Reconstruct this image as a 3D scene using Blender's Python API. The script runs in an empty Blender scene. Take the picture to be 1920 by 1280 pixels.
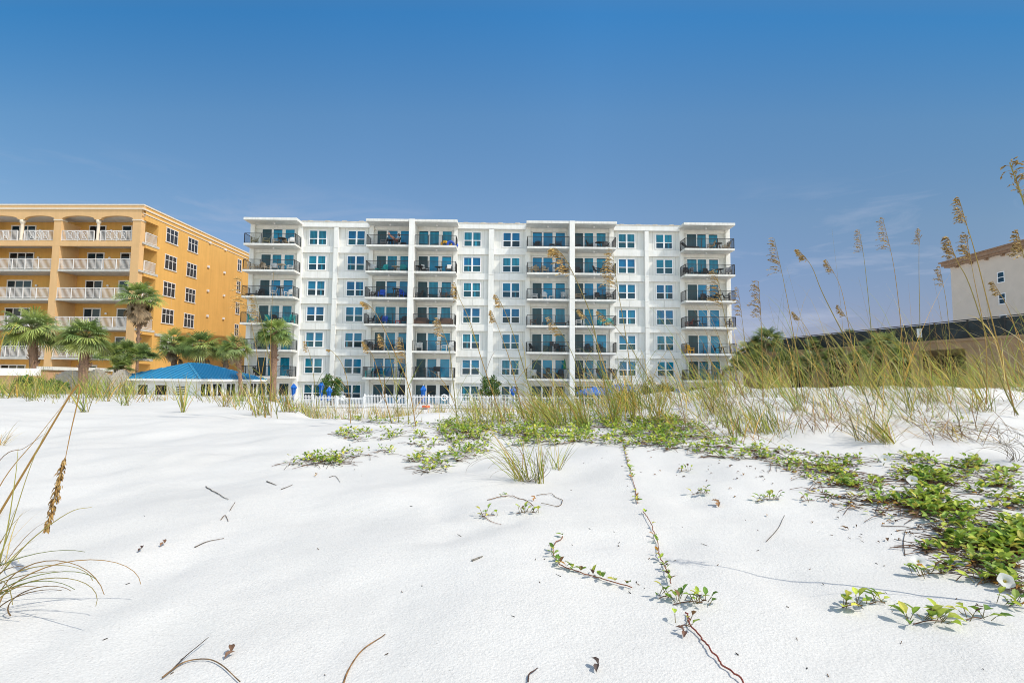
import bpy, math, random
import numpy as np
from mathutils import Vector, Matrix

random.seed(7)
RNG = np.random.default_rng(11)
scene = bpy.context.scene
COL = scene.collection
PI = math.pi
R = math.radians

# ------------------------------------------------------------------ camera
FPX = 1000.0
PITCH = math.atan(75 / FPX)
ROLL = 0.009
CAM = np.array([0.0, 0.0, 2.45])
_F = np.array([0, math.cos(PITCH), math.sin(PITCH)])
_R0 = np.array([1.0, 0, 0])
_U0 = np.array([0, -math.sin(PITCH), math.cos(PITCH)])
_R = math.cos(ROLL) * _R0 + math.sin(ROLL) * _U0
_U = -math.sin(ROLL) * _R0 + math.cos(ROLL) * _U0


def ray(px, py):
    d = _F * FPX + _R * (px - 960) - _U * (py - 640)
    return d / d[1]


def at(px, py, Y):
    return CAM + ray(px, py) * Y


cam = bpy.data.cameras.new("camera")
cam.sensor_width = 36
cam.lens = FPX / 1920 * 36
cam.clip_start = 0.05
cam.clip_end = 5000
camo = bpy.data.objects.new("camera", cam)
COL.objects.link(camo)
M = Matrix(((_R[0], _U[0], -_F[0], CAM[0]), (_R[1], _U[1], -_F[1], CAM[1]), (_R[2], _U[2], -_F[2], CAM[2]), (0, 0, 0, 1)))
camo.matrix_world = M
scene.camera = camo

# ------------------------------------------------------------------ light
SUN_EL = R(52)
SUN_AZ = R(24)            # from +X towards the camera side (-Y)
sdir = Vector((math.cos(SUN_EL) * math.cos(SUN_AZ), -math.cos(SUN_EL) * math.sin(SUN_AZ), math.sin(SUN_EL)))
sl = bpy.data.lights.new("sun", 'SUN')
sl.energy = 3.6
sl.angle = R(0.5)
sl.color = (1.0, 0.945, 0.85)
so = bpy.data.objects.new("sun", sl)
COL.objects.link(so)
so.rotation_euler = sdir.to_track_quat('Z', 'Y').to_euler()

w = bpy.data.worlds.new("World")
scene.world = w
w.use_nodes = True
nt = w.node_tree
nt.nodes.clear()
N = nt.nodes.new
out = N('ShaderNodeOutputWorld')
bg = N('ShaderNodeBackground')
sky = N('ShaderNodeTexSky')
sky.sky_type = 'NISHITA'
sky.sun_disc = False
sky.sun_elevation = SUN_EL
sky.sun_rotation = R(90 + 24)
sky.altitude = 0
sky.air_density = 1.0
sky.dust_density = 0.6
sky.ozone_density = 2.5
bg.inputs['Strength'].default_value = 0.15
hs = N('ShaderNodeHueSaturation')
hs.inputs['Saturation'].default_value = 1.1
hs.inputs['Hue'].default_value = 0.5
nt.links.new(sky.outputs[0], hs.inputs['Color'])
# thin cirrus wisps low in the sky
tc = N('ShaderNodeTexCoord')
mp = N('ShaderNodeMapping')
mp.inputs['Scale'].default_value = (1.6, 1.6, 9.0)
mp.inputs['Rotation'].default_value = (0.0, R(8), 0.0)
nz = N('ShaderNodeTexNoise')
nz.inputs['Scale'].default_value = 2.2
nz.inputs['Detail'].default_value = 9
nz.inputs['Roughness'].default_value = 0.62
nz.inputs['Distortion'].default_value = 0.5
cr = N('ShaderNodeValToRGB')
cr.color_ramp.elements[0].position = 0.52
cr.color_ramp.elements[0].color = (0, 0, 0, 1)
cr.color_ramp.elements[1].position = 0.78
cr.color_ramp.elements[1].color = (1, 1, 1, 1)
sx = N('ShaderNodeSeparateXYZ')
zr = N('ShaderNodeMapRange')
zr.inputs['From Min'].default_value = 0.34
zr.inputs['From Max'].default_value = 0.20
zr.inputs['To Min'].default_value = 0.0
zr.inputs['To Max'].default_value = 0.85
zr.clamp = True
mu = N('ShaderNodeMath')
mu.operation = 'MULTIPLY'
mx = N('ShaderNodeMix')
mx.data_type = 'RGBA'
mx.inputs[7].default_value = (3.2, 3.6, 4.6, 1)
L = nt.links.new
L(tc.outputs['Generated'], mp.inputs[0])
L(mp.outputs[0], nz.inputs['Vector'])
L(nz.outputs[0], cr.inputs[0])
L(tc.outputs['Generated'], sx.inputs[0])
L(sx.outputs['Z'], zr.inputs['Value'])
L(cr.outputs[0], mu.inputs[0])
L(zr.outputs[0], mu.inputs[1])
L(mu.outputs[0], mx.inputs[0])
# tint by elevation: deep azure high up, lavender haze low over the land, added brightness behind the camera
tint = N('ShaderNodeValToRGB')
te = tint.color_ramp.elements
te[0].position = 0.0
te[0].color = (0.74, 0.60, 0.74, 1)
te[1].position = 0.115
te[1].color = (0.82, 0.68, 0.80, 1)
for p_, c_ in ((0.30, (0.98, 0.96, 0.92)), (0.455, (0.84, 1.06, 1.06)), (0.585, (0.42, 1.02, 1.20)), (0.72, (1.1, 1.05, 0.95)), (0.9, (1.35, 1.1, 0.85))):
    e_ = te.new(p_)
    e_.color = (*c_, 1)
yy = N('ShaderNodeMath'); yy.operation = 'MULTIPLY'
zz = N('ShaderNodeMath'); zz.operation = 'MULTIPLY'
ad = N('ShaderNodeMath'); ad.operation = 'ADD'
sq = N('ShaderNodeMath'); sq.operation = 'SQRT'
dv = N('ShaderNodeMath'); dv.operation = 'DIVIDE'
for nd, o_ in ((yy, 'Y'), (zz, 'Z')):
    L(sx.outputs[o_], nd.inputs[0])
    L(sx.outputs[o_], nd.inputs[1])
L(yy.outputs[0], ad.inputs[0])
L(zz.outputs[0], ad.inputs[1])
L(ad.outputs[0], sq.inputs[0])
L(sx.outputs['Z'], dv.inputs[0])
L(sq.outputs[0], dv.inputs[1])
L(dv.outputs[0], tint.inputs[0])
# the sky towards the sun side is a little deeper than the model gives
xr = N('ShaderNodeMapRange')
xr.inputs['From Min'].default_value = 0.12
xr.inputs['From Max'].default_value = 0.66
xr.inputs['To Min'].default_value = 1.0
xr.inputs['To Max'].default_value = 0.66
L(sx.outputs['X'], xr.inputs['Value'])
xm = N('ShaderNodeVectorMath')
xm.operation = 'SCALE'
xl = N('ShaderNodeMapRange')
xl.inputs['From Min'].default_value = -0.25
xl.inputs['From Max'].default_value = -0.66
xl.inputs['To Min'].default_value = 1.0
xl.inputs['To Max'].default_value = 0.86
L(sx.outputs['X'], xl.inputs['Value'])
xx = N('ShaderNodeMath')
xx.operation = 'MULTIPLY'
L(xr.outputs[0], xx.inputs[0])
L(xl.outputs[0], xx.inputs[1])
L(tint.outputs[0], xm.inputs[0])
L(xx.outputs[0], xm.inputs['Scale'])
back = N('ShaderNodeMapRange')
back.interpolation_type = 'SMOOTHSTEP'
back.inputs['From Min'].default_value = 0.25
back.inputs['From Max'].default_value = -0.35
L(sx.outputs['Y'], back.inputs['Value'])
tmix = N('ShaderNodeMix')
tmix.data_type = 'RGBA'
tmix.inputs[7].default_value = (2.75, 2.2, 1.65, 1)  # unseen sky behind the camera brightened, added as warm fill for the facades
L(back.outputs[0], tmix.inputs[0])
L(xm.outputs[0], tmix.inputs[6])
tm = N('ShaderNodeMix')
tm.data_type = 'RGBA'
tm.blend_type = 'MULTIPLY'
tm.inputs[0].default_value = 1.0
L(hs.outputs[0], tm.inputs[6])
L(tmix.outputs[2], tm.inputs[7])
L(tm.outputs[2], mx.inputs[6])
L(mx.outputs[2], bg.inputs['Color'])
L(bg.outputs[0], out.inputs[0])
scene.view_settings.view_transform = 'Standard'
scene.view_settings.look = 'None'
scene.view_settings.exposure = 0
scene.render.engine = 'CYCLES'
scene.cycles.max_bounces = 8
scene.cycles.filter_width = 1.0
scene.cycles.use_denoising = True
scene.cycles.transparent_max_bounces = 8

# ------------------------------------------------------------------ materials
MATS = {}


def mat(name, col, rough=0.6, var=0.12, scale=3.0, bump=0.0, bscale=60.0, metal=0.0, spec=0.5, streak=0.0):
    if name in MATS:
        return MATS[name]
    m = bpy.data.materials.new(name)
    m.use_nodes = True
    t = m.node_tree
    b = t.nodes['Principled BSDF']
    b.inputs['Roughness'].default_value = rough
    b.inputs['Metallic'].default_value = metal
    b.inputs['Specular IOR Level'].default_value = spec
    co = t.nodes.new('ShaderNodeTexCoord')
    n = t.nodes.new('ShaderNodeTexNoise')
    n.inputs['Scale'].default_value = scale
    n.inputs['Detail'].default_value = 6
    n.inputs['Roughness'].default_value = 0.6
    t.links.new(co.outputs['Object'], n.inputs['Vector'])
    r = t.nodes.new('ShaderNodeValToRGB')
    lo = [c * (1 - var) for c in col]
    hi = [min(1, c * (1 + var)) for c in col]
    r.color_ramp.elements[0].position = 0.3
    r.color_ramp.elements[0].color = (*lo, 1)
    r.color_ramp.elements[1].position = 0.7
    r.color_ramp.elements[1].color = (*hi, 1)
    t.links.new(n.outputs[0], r.inputs[0])
    last = r.outputs[0]
    if streak > 0:      # vertical weather streaks
        mpp = t.nodes.new('ShaderNodeMapping')
        mpp.inputs['Scale'].default_value = (2.2, 2.2, 0.12)
        n3 = t.nodes.new('ShaderNodeTexNoise')
        n3.inputs['Scale'].default_value = 1.3
        n3.inputs['Detail'].default_value = 8
        n3.inputs['Roughness'].default_value = 0.7
        r3 = t.nodes.new('ShaderNodeValToRGB')
        r3.color_ramp.elements[0].position = 0.35
        s = 1 - streak
        r3.color_ramp.elements[0].color = (s, s, s * 0.97, 1)
        r3.color_ramp.elements[1].position = 0.6
        mm = t.nodes.new('ShaderNodeMix')
        mm.data_type = 'RGBA'
        mm.blend_type = 'MULTIPLY'
        mm.inputs[0].default_value = 1
        t.links.new(co.outputs['Object'], mpp.inputs[0])
        t.links.new(mpp.outputs[0], n3.inputs['Vector'])
        t.links.new(n3.outputs[0], r3.inputs[0])
        t.links.new(last, mm.inputs[6])
        t.links.new(r3.outputs[0], mm.inputs[7])
        last = mm.outputs[2]
    t.links.new(last, b.inputs['Base Color'])
    if bump > 0:
        n2 = t.nodes.new('ShaderNodeTexNoise')
        n2.inputs['Scale'].default_value = bscale
        n2.inputs['Detail'].default_value = 4
        t.links.new(co.outputs['Object'], n2.inputs['Vector'])
        bm = t.nodes.new('ShaderNodeBump')
        bm.inputs['Strength'].default_value = bump
        bm.inputs['Distance'].default_value = 0.02
        t.links.new(n2.outputs[0], bm.inputs['Height'])
        t.links.new(bm.outputs[0], b.inputs['Normal'])
    MATS[name] = m
    return m


def vcmat(name, rough=0.6, transl=0.3, spec=0.3):
    """material for leaves and blades: colour from the mesh's own colour attribute, a little light through it"""
    m = bpy.data.materials.new(name)
    m.use_nodes = True
    t = m.node_tree
    b = t.nodes['Principled BSDF']
    o = t.nodes['Material Output']
    a = t.nodes.new('ShaderNodeAttribute')
    a.attribute_name = 'Col'
    b.inputs['Roughness'].default_value = rough
    b.inputs['Specular IOR Level'].default_value = spec
    t.links.new(a.outputs['Color'], b.inputs['Base Color'])
    if transl > 0:
        tr = t.nodes.new('ShaderNodeBsdfTranslucent')
        t.links.new(a.outputs['Color'], tr.inputs['Color'])
        ms = t.nodes.new('ShaderNodeMixShader')
        ms.inputs[0].default_value = transl
        t.links.new(b.outputs[0], ms.inputs[1])
        t.links.new(tr.outputs[0], ms.inputs[2])
        t.links.new(ms.outputs[0], o.inputs['Surface'])
    return m


def glassmat(name, col, stripes=0.0, scale=1.0, rough=0.08):
    """opaque-looking tinted window glass: blinds behind, sky in front"""
    m = bpy.data.materials.new(name)
    m.use_nodes = True
    t = m.node_tree
    b = t.nodes['Principled BSDF']
    co = t.nodes.new('ShaderNodeTexCoord')
    n = t.nodes.new('ShaderNodeTexNoise')
    n.inputs['Scale'].default_value = 0.55
    n.inputs['Detail'].default_value = 3
    t.links.new(co.outputs['Object'], n.inputs['Vector'])
    r = t.nodes.new('ShaderNodeValToRGB')
    r.color_ramp.elements[0].position = 0.3
    r.color_ramp.elements[0].color = (*[c * 0.65 for c in col], 1)
    r.color_ramp.elements[1].position = 0.7
    r.color_ramp.elements[1].color = (*[c * 1.25 for c in col], 1)
    t.links.new(n.outputs[0], r.inputs[0])
    last = r.outputs[0]
    if stripes:
        wv = t.nodes.new('ShaderNodeTexWave')
        wv.bands_direction = 'X'
        wv.inputs['Scale'].default_value = 2.2
        wv.inputs['Distortion'].default_value = 0.6
        t.links.new(co.outputs['Object'], wv.inputs['Vector'])
        mm = t.nodes.new('ShaderNodeMix')
        mm.data_type = 'RGBA'
        mm.inputs[0].default_value = stripes
        mm.blend_type = 'MULTIPLY'
        t.links.new(last, mm.inputs[6])
        t.links.new(wv.outputs['Color'], mm.inputs[7])
        last = mm.outputs[2]
    t.links.new(last, b.inputs['Base Color'])
    b.inputs['Roughness'].default_value = rough
    b.inputs['Specular IOR Level'].default_value = 0.36
    return m


M_white = mat('white_painted_concrete', (0.80, 0.795, 0.765), 0.75, 0.045, 1.2, 0.15, 30, streak=0.09)
M_white2 = mat('white_wall_panel', (0.735, 0.735, 0.705), 0.75, 0.05, 0.8, 0.2, 25, streak=0.09)
M_joint = mat('wall_joint_grey', (0.42, 0.42, 0.40), 0.8, 0.1)  # plain grey for the thin joint lines round the wall panels
M_trim = mat('white_window_trim', (0.82, 0.82, 0.82), 0.45, 0.02)
M_coping = mat('stained_coping', (0.62, 0.55, 0.45), 0.8, 0.25, 2.5)
M_black = mat('black_metal', (0.018, 0.017, 0.018), 0.45, 0.2)
M_slab = mat('balcony_slab_paint', (0.74, 0.735, 0.70), 0.75, 0.07, 1.5, streak=0.16)
G_up = [glassmat('teal_glass_blind_a', (0.008, 0.20, 0.30)), glassmat('teal_glass_blind_b', (0.006, 0.155, 0.285)),
        glassmat('teal_glass_curtain', (0.02, 0.235, 0.35), 0.55), glassmat('blue_glass_blind', (0.006, 0.135, 0.30), 0.25)]
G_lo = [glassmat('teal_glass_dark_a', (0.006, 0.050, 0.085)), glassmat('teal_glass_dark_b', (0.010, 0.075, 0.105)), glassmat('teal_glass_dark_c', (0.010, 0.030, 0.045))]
G_door = [glassmat('door_glass_teal', (0.008, 0.235, 0.42)), glassmat('door_glass_blue', (0.008, 0.205, 0.41)), glassmat('door_glass_blinds', (0.015, 0.25, 0.40), 0.4)]
G_screen = glassmat('screen_door_glass', (0.022, 0.075, 0.10), 0.3, rough=0.3)
G_dark = glassmat('dark_glass', (0.012, 0.014, 0.016))
G_grey = glassmat('grey_blind_glass', (0.045, 0.048, 0.055), 0.2)
M_yel = mat('orange_stucco_wall', (0.67, 0.375, 0.10), 0.85, 0.06, 0.35, 0.25, 30, streak=0.10)
M_yel2 = mat('peach_stucco_front', (0.66, 0.415, 0.195), 0.85, 0.05, 0.6, 0.25, 30, streak=0.06)
M_cornice = mat('cream_cornice', (0.66, 0.57, 0.45), 0.7, 0.06)
M_rail = mat('cream_white_rail', (0.72, 0.69, 0.66), 0.5, 0.04)
M_slabg = mat('grey_slab_edge', (0.52, 0.50, 0.46), 0.7, 0.1, 2, streak=0.15)
M_blue = mat('blue_metal_roof', (0.04, 0.27, 0.47), 0.38, 0.15, 1.2, spec=0.6)
M_bluec = mat('blue_canvas', (0.008, 0.13, 0.50), 0.8, 0.15, 6)
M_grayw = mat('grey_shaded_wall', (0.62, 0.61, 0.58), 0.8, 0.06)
M_pink = mat('peach_garden_wall', (0.56, 0.34, 0.19), 0.85, 0.08)
M_wood = mat('weathered_fence_wood', (0.36, 0.33, 0.29), 0.85, 0.25, 6)
M_pvc = mat('white_fence_paint', (0.80, 0.80, 0.80), 0.5, 0.03)
M_beige = mat('beige_stucco', (0.64, 0.545, 0.455), 0.85, 0.05, 0.7)
M_broof = mat('brown_eave', (0.30, 0.185, 0.115), 0.7, 0.15)
M_tan = mat('tan_concrete', (0.36, 0.235, 0.14), 0.85, 0.12, 1.2, streak=0.15)
M_dscreen = mat('dark_green_screen_mesh', (0.020, 0.027, 0.030), 0.7, 0.5, 1.5)
M_dark = mat('recess_shade', (0.035, 0.027, 0.022), 0.9, 0.3)  # shade inside the deck openings, put into the wall colour
M_trunk = mat('palm_trunk_bark', (0.24, 0.145, 0.095), 0.95, 0.5, 14, 0.9, 22)
M_leaf = vcmat('palm_frond_leaf', 0.45, 0.25, 0.45)
M_grass = vcmat('beach_grass_blade', 0.55, 0.35)
M_vine = vcmat('vine_leaf', 0.55, 0.3, 0.25)
M_oat = vcmat('sea_oats_straw', 0.7, 0.25)
M_shrub = vcmat('shrub_leaf', 0.5, 0.2)
M_petal = vcmat('white_petal', 0.6, 0.4)

# ------------------------------------------------------------------ mesh helper


class MB:
    def __init__(s):
        s.v, s.f, s.c, s.m = [], [], [], []
        s.n = 0

    def add(s, v, f, c=None, mi=0):
        v = np.asarray(v, float).reshape(-1, 3)
        s.v.append(v)
        s.f.extend([[i + s.n for i in q] for q in f])
        s.m.extend([mi] * len(f))
        if c is not None:
            c = np.asarray(c, float)
            if c.ndim == 1:
                c = np.tile(c, (len(v), 1))
        else:
            c = np.full((len(v), 3), 0.5)
        s.c.append(c)
        s.n += len(v)
        return s

    def box(s, x0, x1, y0, y1, z0, z1, mi=0):
        if x0 > x1: x0, x1 = x1, x0
        if y0 > y1: y0, y1 = y1, y0
        if z0 > z1: z0, z1 = z1, z0
        v = [(x0, y0, z0), (x1, y0, z0), (x1, y1, z0), (x0, y1, z0), (x0, y0, z1), (x1, y0, z1), (x1, y1, z1), (x0, y1, z1)]
        return s.add(v, [(3, 2, 1, 0), (4, 5, 6, 7), (0, 1, 5, 4), (1, 2, 6, 5), (2, 3, 7, 6), (3, 0, 4, 7)], mi=mi)

    def bar(s, a, b, w, h=None, mi=0, c=None):
        """a square bar from a to b"""
        a, b = np.array(a, float), np.array(b, float)
        h = h or w
        d = b - a
        d /= np.linalg.norm(d) + 1e-9
        up = np.array([0, 0, 1.0]) if abs(d[2]) < 0.95 else np.array([0, 1.0, 0])
        x = np.cross(d, up)
        x /= np.linalg.norm(x)
        y = np.cross(x, d)
        q = [x * w / 2 + y * h / 2, -x * w / 2 + y * h / 2, -x * w / 2 - y * h / 2, x * w / 2 - y * h / 2]
        v = [a + k for k in q] + [b + k for k in q]
        return s.add(v, [(0, 1, 2, 3), (7, 6, 5, 4), (0, 4, 5, 1), (1, 5, 6, 2), (2, 6, 7, 3), (3, 7, 4, 0)], c, mi)

    def tube(s, pts, rad, n=6, c=None, mi=0, cap=True):
        pts = np.asarray(pts, float)
        k = len(pts)
        rad = np.broadcast_to(rad, (k,))
        T = np.gradient(pts, axis=0)
        T /= np.linalg.norm(T, axis=1)[:, None] + 1e-9
        ref = np.array([0.31, 0.9, 0.2])
        X = np.cross(T, ref)
        X /= np.linalg.norm(X, axis=1)[:, None] + 1e-9
        Yv = np.cross(T, X)
        ang = np.arange(n) * 2 * PI / n
        V = pts[:, None, :] + rad[:, None, None] * (np.cos(ang)[None, :, None] * X[:, None, :] + np.sin(ang)[None, :, None] * Yv[:, None, :])
        f = []
        for i in range(k - 1):
            for j in range(n):
                a, b = i * n + j, i * n + (j + 1) % n
                f.append((a, b, b + n, a + n))
        if cap:
            f.append(tuple(range(n))[::-1])
            f.append(tuple(range((k - 1) * n, k * n)))
        if c is not None:
            c = np.asarray(c, float)
            if c.ndim == 2:
                c = np.repeat(c, n, axis=0)
        return s.add(V.reshape(-1, 3), f, c, mi)

    def lathe(s, prof, n=16, at=(0, 0, 0), mi=0, c=None):
        v, f = [], []
        for r, z in prof:
            for j in range(n):
                a = j * 2 * PI / n
                v.append((at[0] + r * math.cos(a), at[1] + r * math.sin(a), at[2] + z))
        for i in range(len(prof) - 1):
            for j in range(n):
                a, b = i * n + j, i * n + (j + 1) % n
                f.append((a, b, b + n, a + n))
        f.append(tuple(range(n))[::-1])
        f.append(tuple(range((len(prof) - 1) * n, len(prof) * n)))
        return s.add(v, f, c, mi)

    def build(s, name, mats, parent=None, smooth=False, label=None):
        me = bpy.data.meshes.new(name)
        V = np.concatenate(s.v) if s.v else np.zeros((0, 3))
        me.from_pydata(V.tolist(), [], s.f)
        if not isinstance(mats, (list, tuple)):
            mats = [mats]
        for m in mats:
            me.materials.append(m)
        me.polygons.foreach_set('material_index', s.m)
        ca = me.color_attributes.new('Col', 'FLOAT_COLOR', 'POINT')
        C = np.concatenate([np.concatenate(s.c), np.ones((s.n, 1))], axis=1)
        ca.data.foreach_set('color', C.ravel())
        if smooth:
            me.polygons.foreach_set('use_smooth', [True] * len(s.f))
        me.update()
        o = bpy.data.objects.new(name, me)
        COL.objects.link(o)
        if parent is not None:
            o.parent = parent
        if label:
            o['label'] = label
        return o


def tag(o, label, cat, group=None, kind=None):
    n = len(label.split())
    if not 4 <= n <= 16:
        print('LABEL LENGTH', n, label)
    o['label'] = label
    o['category'] = cat
    if group: o['group'] = group
    if kind: o['kind'] = kind
    return o


def thing(name, label, cat, loc=(0, 0, 0), rz=0.0, group=None):
    o = bpy.data.objects.new(name, None)
    o.empty_display_size = 0.2
    COL.objects.link(o)
    o.location = Vector([float(k) for k in loc])
    o.rotation_euler = (0, 0, rz)
    return tag(o, label, cat, group)


def children_of(o):
    return list(o.children)


def dup(root, label, loc, rz, group=None, sc=None):
    r = root.copy()
    COL.objects.link(r)
    r.location = Vector([float(k) for k in loc])
    r.rotation_euler = (0, 0, rz)
    if sc: r.scale = (sc, sc, sc)
    r['label'] = label
    if group: r['group'] = group
    for ch in children_of(root):
        c = ch.copy()
        COL.objects.link(c)
        c.parent = r
        for g in children_of(ch):
            d = g.copy()
            COL.objects.link(d)
            d.parent = c
    return r


# ------------------------------------------------------------------ terrain


def vnoise(x, y, seed=0):
    x = np.asarray(x, float)
    y = np.asarray(y, float)
    xi, yi = np.floor(x), np.floor(y)
    fx, fy = x - xi, y - yi
    fx = fx * fx * (3 - 2 * fx)
    fy = fy * fy * (3 - 2 * fy)

    def h(a, b):
        v = np.sin(a * 127.1 + b * 311.7 + seed * 74.7) * 43758.5453
        return v - np.floor(v)
    return (h(xi, yi) * (1 - fx) + h(xi + 1, yi) * fx) * (1 - fy) + (h(xi, yi + 1) * (1 - fx) + h(xi + 1, yi + 1) * fx) * fy


def sstep(a, b, x):
    t = np.clip((np.asarray(x, float) - a) / (b - a), 0, 1)
    return t * t * (3 - 2 * t)


def zrel(x, y):
    x = np.asarray(x, float)
    y = np.asarray(y, float)
    A = np.interp(x, [-60, -6, -4, -2.5, -1.5, 0.5, 1.0, 2.0, 3.3, 4.8, 7, 14, 60],
                  [-.56, -.555, -.55, -.545, -.53, -.49, -.45, -.31, -.20, -.135, -.10, -.2, -.8])
    yc = np.interp(x, [-60, -6, -3.5, -1.5, 0.5, 2, 4.8, 60], [10, 9.6, 8.6, 7.0, 6.5, 6.8, 7.5, 8])
    t = np.clip(y / yc, -1.0, 1.35)
    tt = np.where(t < 1, t, 1 + 0.5 * (1 - np.exp(-2 * (t - 1))) * 0.3)
    z = -.77 + (A + .77) * tt
    u = x / np.maximum(y, 0.5)
    Lf = sstep(-.36, -.50, u) * sstep(8, 10, y)
    z = z - Lf * 0.015 * sstep(9, 13, y)
    yf = 7.3 * (1 - Lf) + 16.5 * Lf
    yf = yf + 2.0 * sstep(1.0, 3.0, x)
    z = z - (2.45 - .53) * sstep(yf, yf + 12, y) * np.where(True, 1, 1)
    far = sstep(yf + 8, yf + 14, y)
    z = z * (1 - far) + (-2.45) * far
    z = np.maximum(z, -2.47)
    # undulation and wind-blown hummocks
    amp = 1 - 0.8 * sstep(0.8, 3.5, 4.5 - y)
    z = z + (vnoise(x * 0.9, y * 0.9, 1) - .5) * 0.07 * (0.5 + amp) + (vnoise(x * 2.7, y * 2.3, 2) - .5) * 0.030 * (0.65 + amp)
    z = z + (vnoise(x * 7, y * 6, 3) - .5) * 0.008
    z = z + sstep(5.0, 6.5, y) * sstep(.8, 2.2, x) * ((vnoise(x * 1.5, y * 1.5, 5) - .45) * 0.15 + (vnoise(x * 4.2, y * 4.0, 8) - .5) * 0.055) * sstep(.9, 2.4, x) + sstep(3.5, 6.0, y) * sstep(1.2, 3.0, x) * (vnoise(x * 3.2, y * 3.6, 12) - .5) * 0.06
    z = z + far * (vnoise(x * .35, y * .35, 6) - .3) * 0.18 * (1 - sstep(36, 44, y))
    # scuffed hollows and faint old footprints
    nearm = 1 - sstep(4.0, 7.0, y)
    z = z - 0.016 * nearm * np.clip(vnoise(x * 3.1 + 7, y * 2.6, 31) - .72, 0, 1) / .28 - 0.007 * nearm * np.clip(vnoise(x * 9, y * 8, 33) - .75, 0, 1) / .25
    for hx, hy, hr, hd in ((-.17, 2.42, .10, -.022), (-.02, 2.52, .09, -.016), (-.27, 2.28, .07, -.018), (.95, 2.9, .12, -.02), (-.75, 2.0, .10, -.014), (-1.1, 3.6, .2, -.02)):
        z = z + hd * np.exp(-((x - hx) ** 2 + (y - hy) ** 2) / hr ** 2)
    return z


def gz(x, y):
    return zrel(x, y) + CAM[2]


def ground(px, py, lo=0.6, hi=60):
    """where the ray through this pixel meets the sand"""
    d = ray(px, py)
    ts = np.geomspace(lo, hi, 170)
    f = CAM[2] + d[2] * ts - gz(d[0] * ts, d[1] * ts)
    k = np.where(f < 0)[0]
    if len(k) == 0:
        t = 9.0
    else:
        i = max(k[0], 1)
        a, b = ts[i - 1], ts[i]
        for _ in range(18):
            m = (a + b) / 2
            if CAM[2] + d[2] * m - gz(d[0] * m, d[1] * m) < 0: b = m
            else: a = m
        t = b
    p = CAM + d * t
    p[2] = gz(p[0], p[1])
    return p


def axis(mid, fine, far, grow):
    a = [0.0]
    st = fine
    while a[-1] < far:
        a.append(a[-1] + st)
        if a[-1] > mid: st *= grow
    return a


xs = axis(3.0, 0.05, 900, 1.06)
xs = np.array([-k for k in xs[:0:-1]] + xs)
ys = axis(9.0, 0.045, 1500, 1.045)
ys = np.array(list(-np.geomspace(400, 0.2, 36)) + ys)
X, Yg = np.meshgrid(xs, ys)
Z = gz(X, Yg)
V = np.stack([X, Yg, Z], -1).reshape(-1, 3)
nx, ny = len(xs), len(ys)
ii = (np.arange(ny - 1)[:, None] * nx + np.arange(nx - 1)[None, :]).ravel()
faces = np.stack([ii, ii + 1, ii + nx + 1, ii + nx], -1)
me = bpy.data.meshes.new('sand')
me.from_pydata(V.tolist(), [], faces.tolist())
me.polygons.foreach_set('use_smooth', [True] * len(faces))
sand = bpy.data.objects.new('sand', me)
COL.objects.link(sand)
sand['kind'] = 'structure'


def sand_mat():
    m = bpy.data.materials.new('white_quartz_sand')
    m.use_nodes = True
    t = m.node_tree
    b = t.nodes['Principled BSDF']
    b.inputs['Roughness'].default_value = 0.9
    b.inputs['Specular IOR Level'].default_value = 0.15
    co = t.nodes.new('ShaderNodeTexCoord')

    def noise(sc, det, ro=0.6, vec=None):
        n = t.nodes.new('ShaderNodeTexNoise')
        n.inputs['Scale'].default_value = sc
        n.inputs['Detail'].default_value = det
        n.inputs['Roughness'].default_value = ro
        t.links.new(vec or co.outputs['Object'], n.inputs['Vector'])
        return n.outputs[0]

    def ramp(inp, p0, c0, p1, c1):
        r = t.nodes.new('ShaderNodeValToRGB')
        r.color_ramp.elements[0].position = p0
        r.color_ramp.elements[0].color = (*c0, 1)
        r.color_ramp.elements[1].position = p1
        r.color_ramp.elements[1].color = (*c1, 1)
        t.links.new(inp, r.inputs[0])
        return r.outputs[0]

    def mulc(a, b_):
        k = t.nodes.new('ShaderNodeMix')
        k.data_type = 'RGBA'
        k.blend_type = 'MULTIPLY'
        k.inputs[0].default_value = 1
        t.links.new(a, k.inputs[6])
        t.links.new(b_, k.inputs[7])
        return k.outputs[2]
    base = ramp(noise(1.1, 6), 0.3, (0.630, 0.622, 0.592), 0.7, (0.690, 0.681, 0.650))
    grain = ramp(noise(140, 3, 0.7), 0.34, (0.88, 0.88, 0.88), 0.58, (1, 1, 1))
    fleck = ramp(noise(210, 2, 0.5), 0.24, (0.62, 0.60, 0.57), 0.33, (1, 1, 1))
    t.links.new(mulc(mulc(base, grain), fleck), b.inputs['Base Color'])

    def math_(op, a, bv):
        k = t.nodes.new('ShaderNodeMath')
        k.operation = op
        for i, q in enumerate((a, bv)):
            if isinstance(q, (int, float)): k.inputs[i].default_value = q
            else: t.links.new(q, k.inputs[i])
        return k.outputs[0]
    mpp = t.nodes.new('ShaderNodeMapping')
    mpp.inputs['Scale'].default_value = (1.0, 1.25, 1.0)
    mpp.inputs['Rotation'].default_value = (0, 0, R(50))
    t.links.new(co.outputs['Object'], mpp.inputs[0])
    hgt = math_('ADD', math_('MULTIPLY', noise(120, 3, 0.6), 0.50), math_('MULTIPLY', noise(11, 4, 0.5, mpp.outputs[0]), 0.75))
    bm = t.nodes.new('ShaderNodeBump')
    bm.inputs['Strength'].default_value = 0.5
    bm.inputs['Distance'].default_value = 0.012
    t.links.new(hgt, bm.inputs['Height'])
    t.links.new(bm.outputs[0], b.inputs['Normal'])
    return m


me.materials.append(sand_mat())

# ------------------------------------------------------------------ building frames


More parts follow.
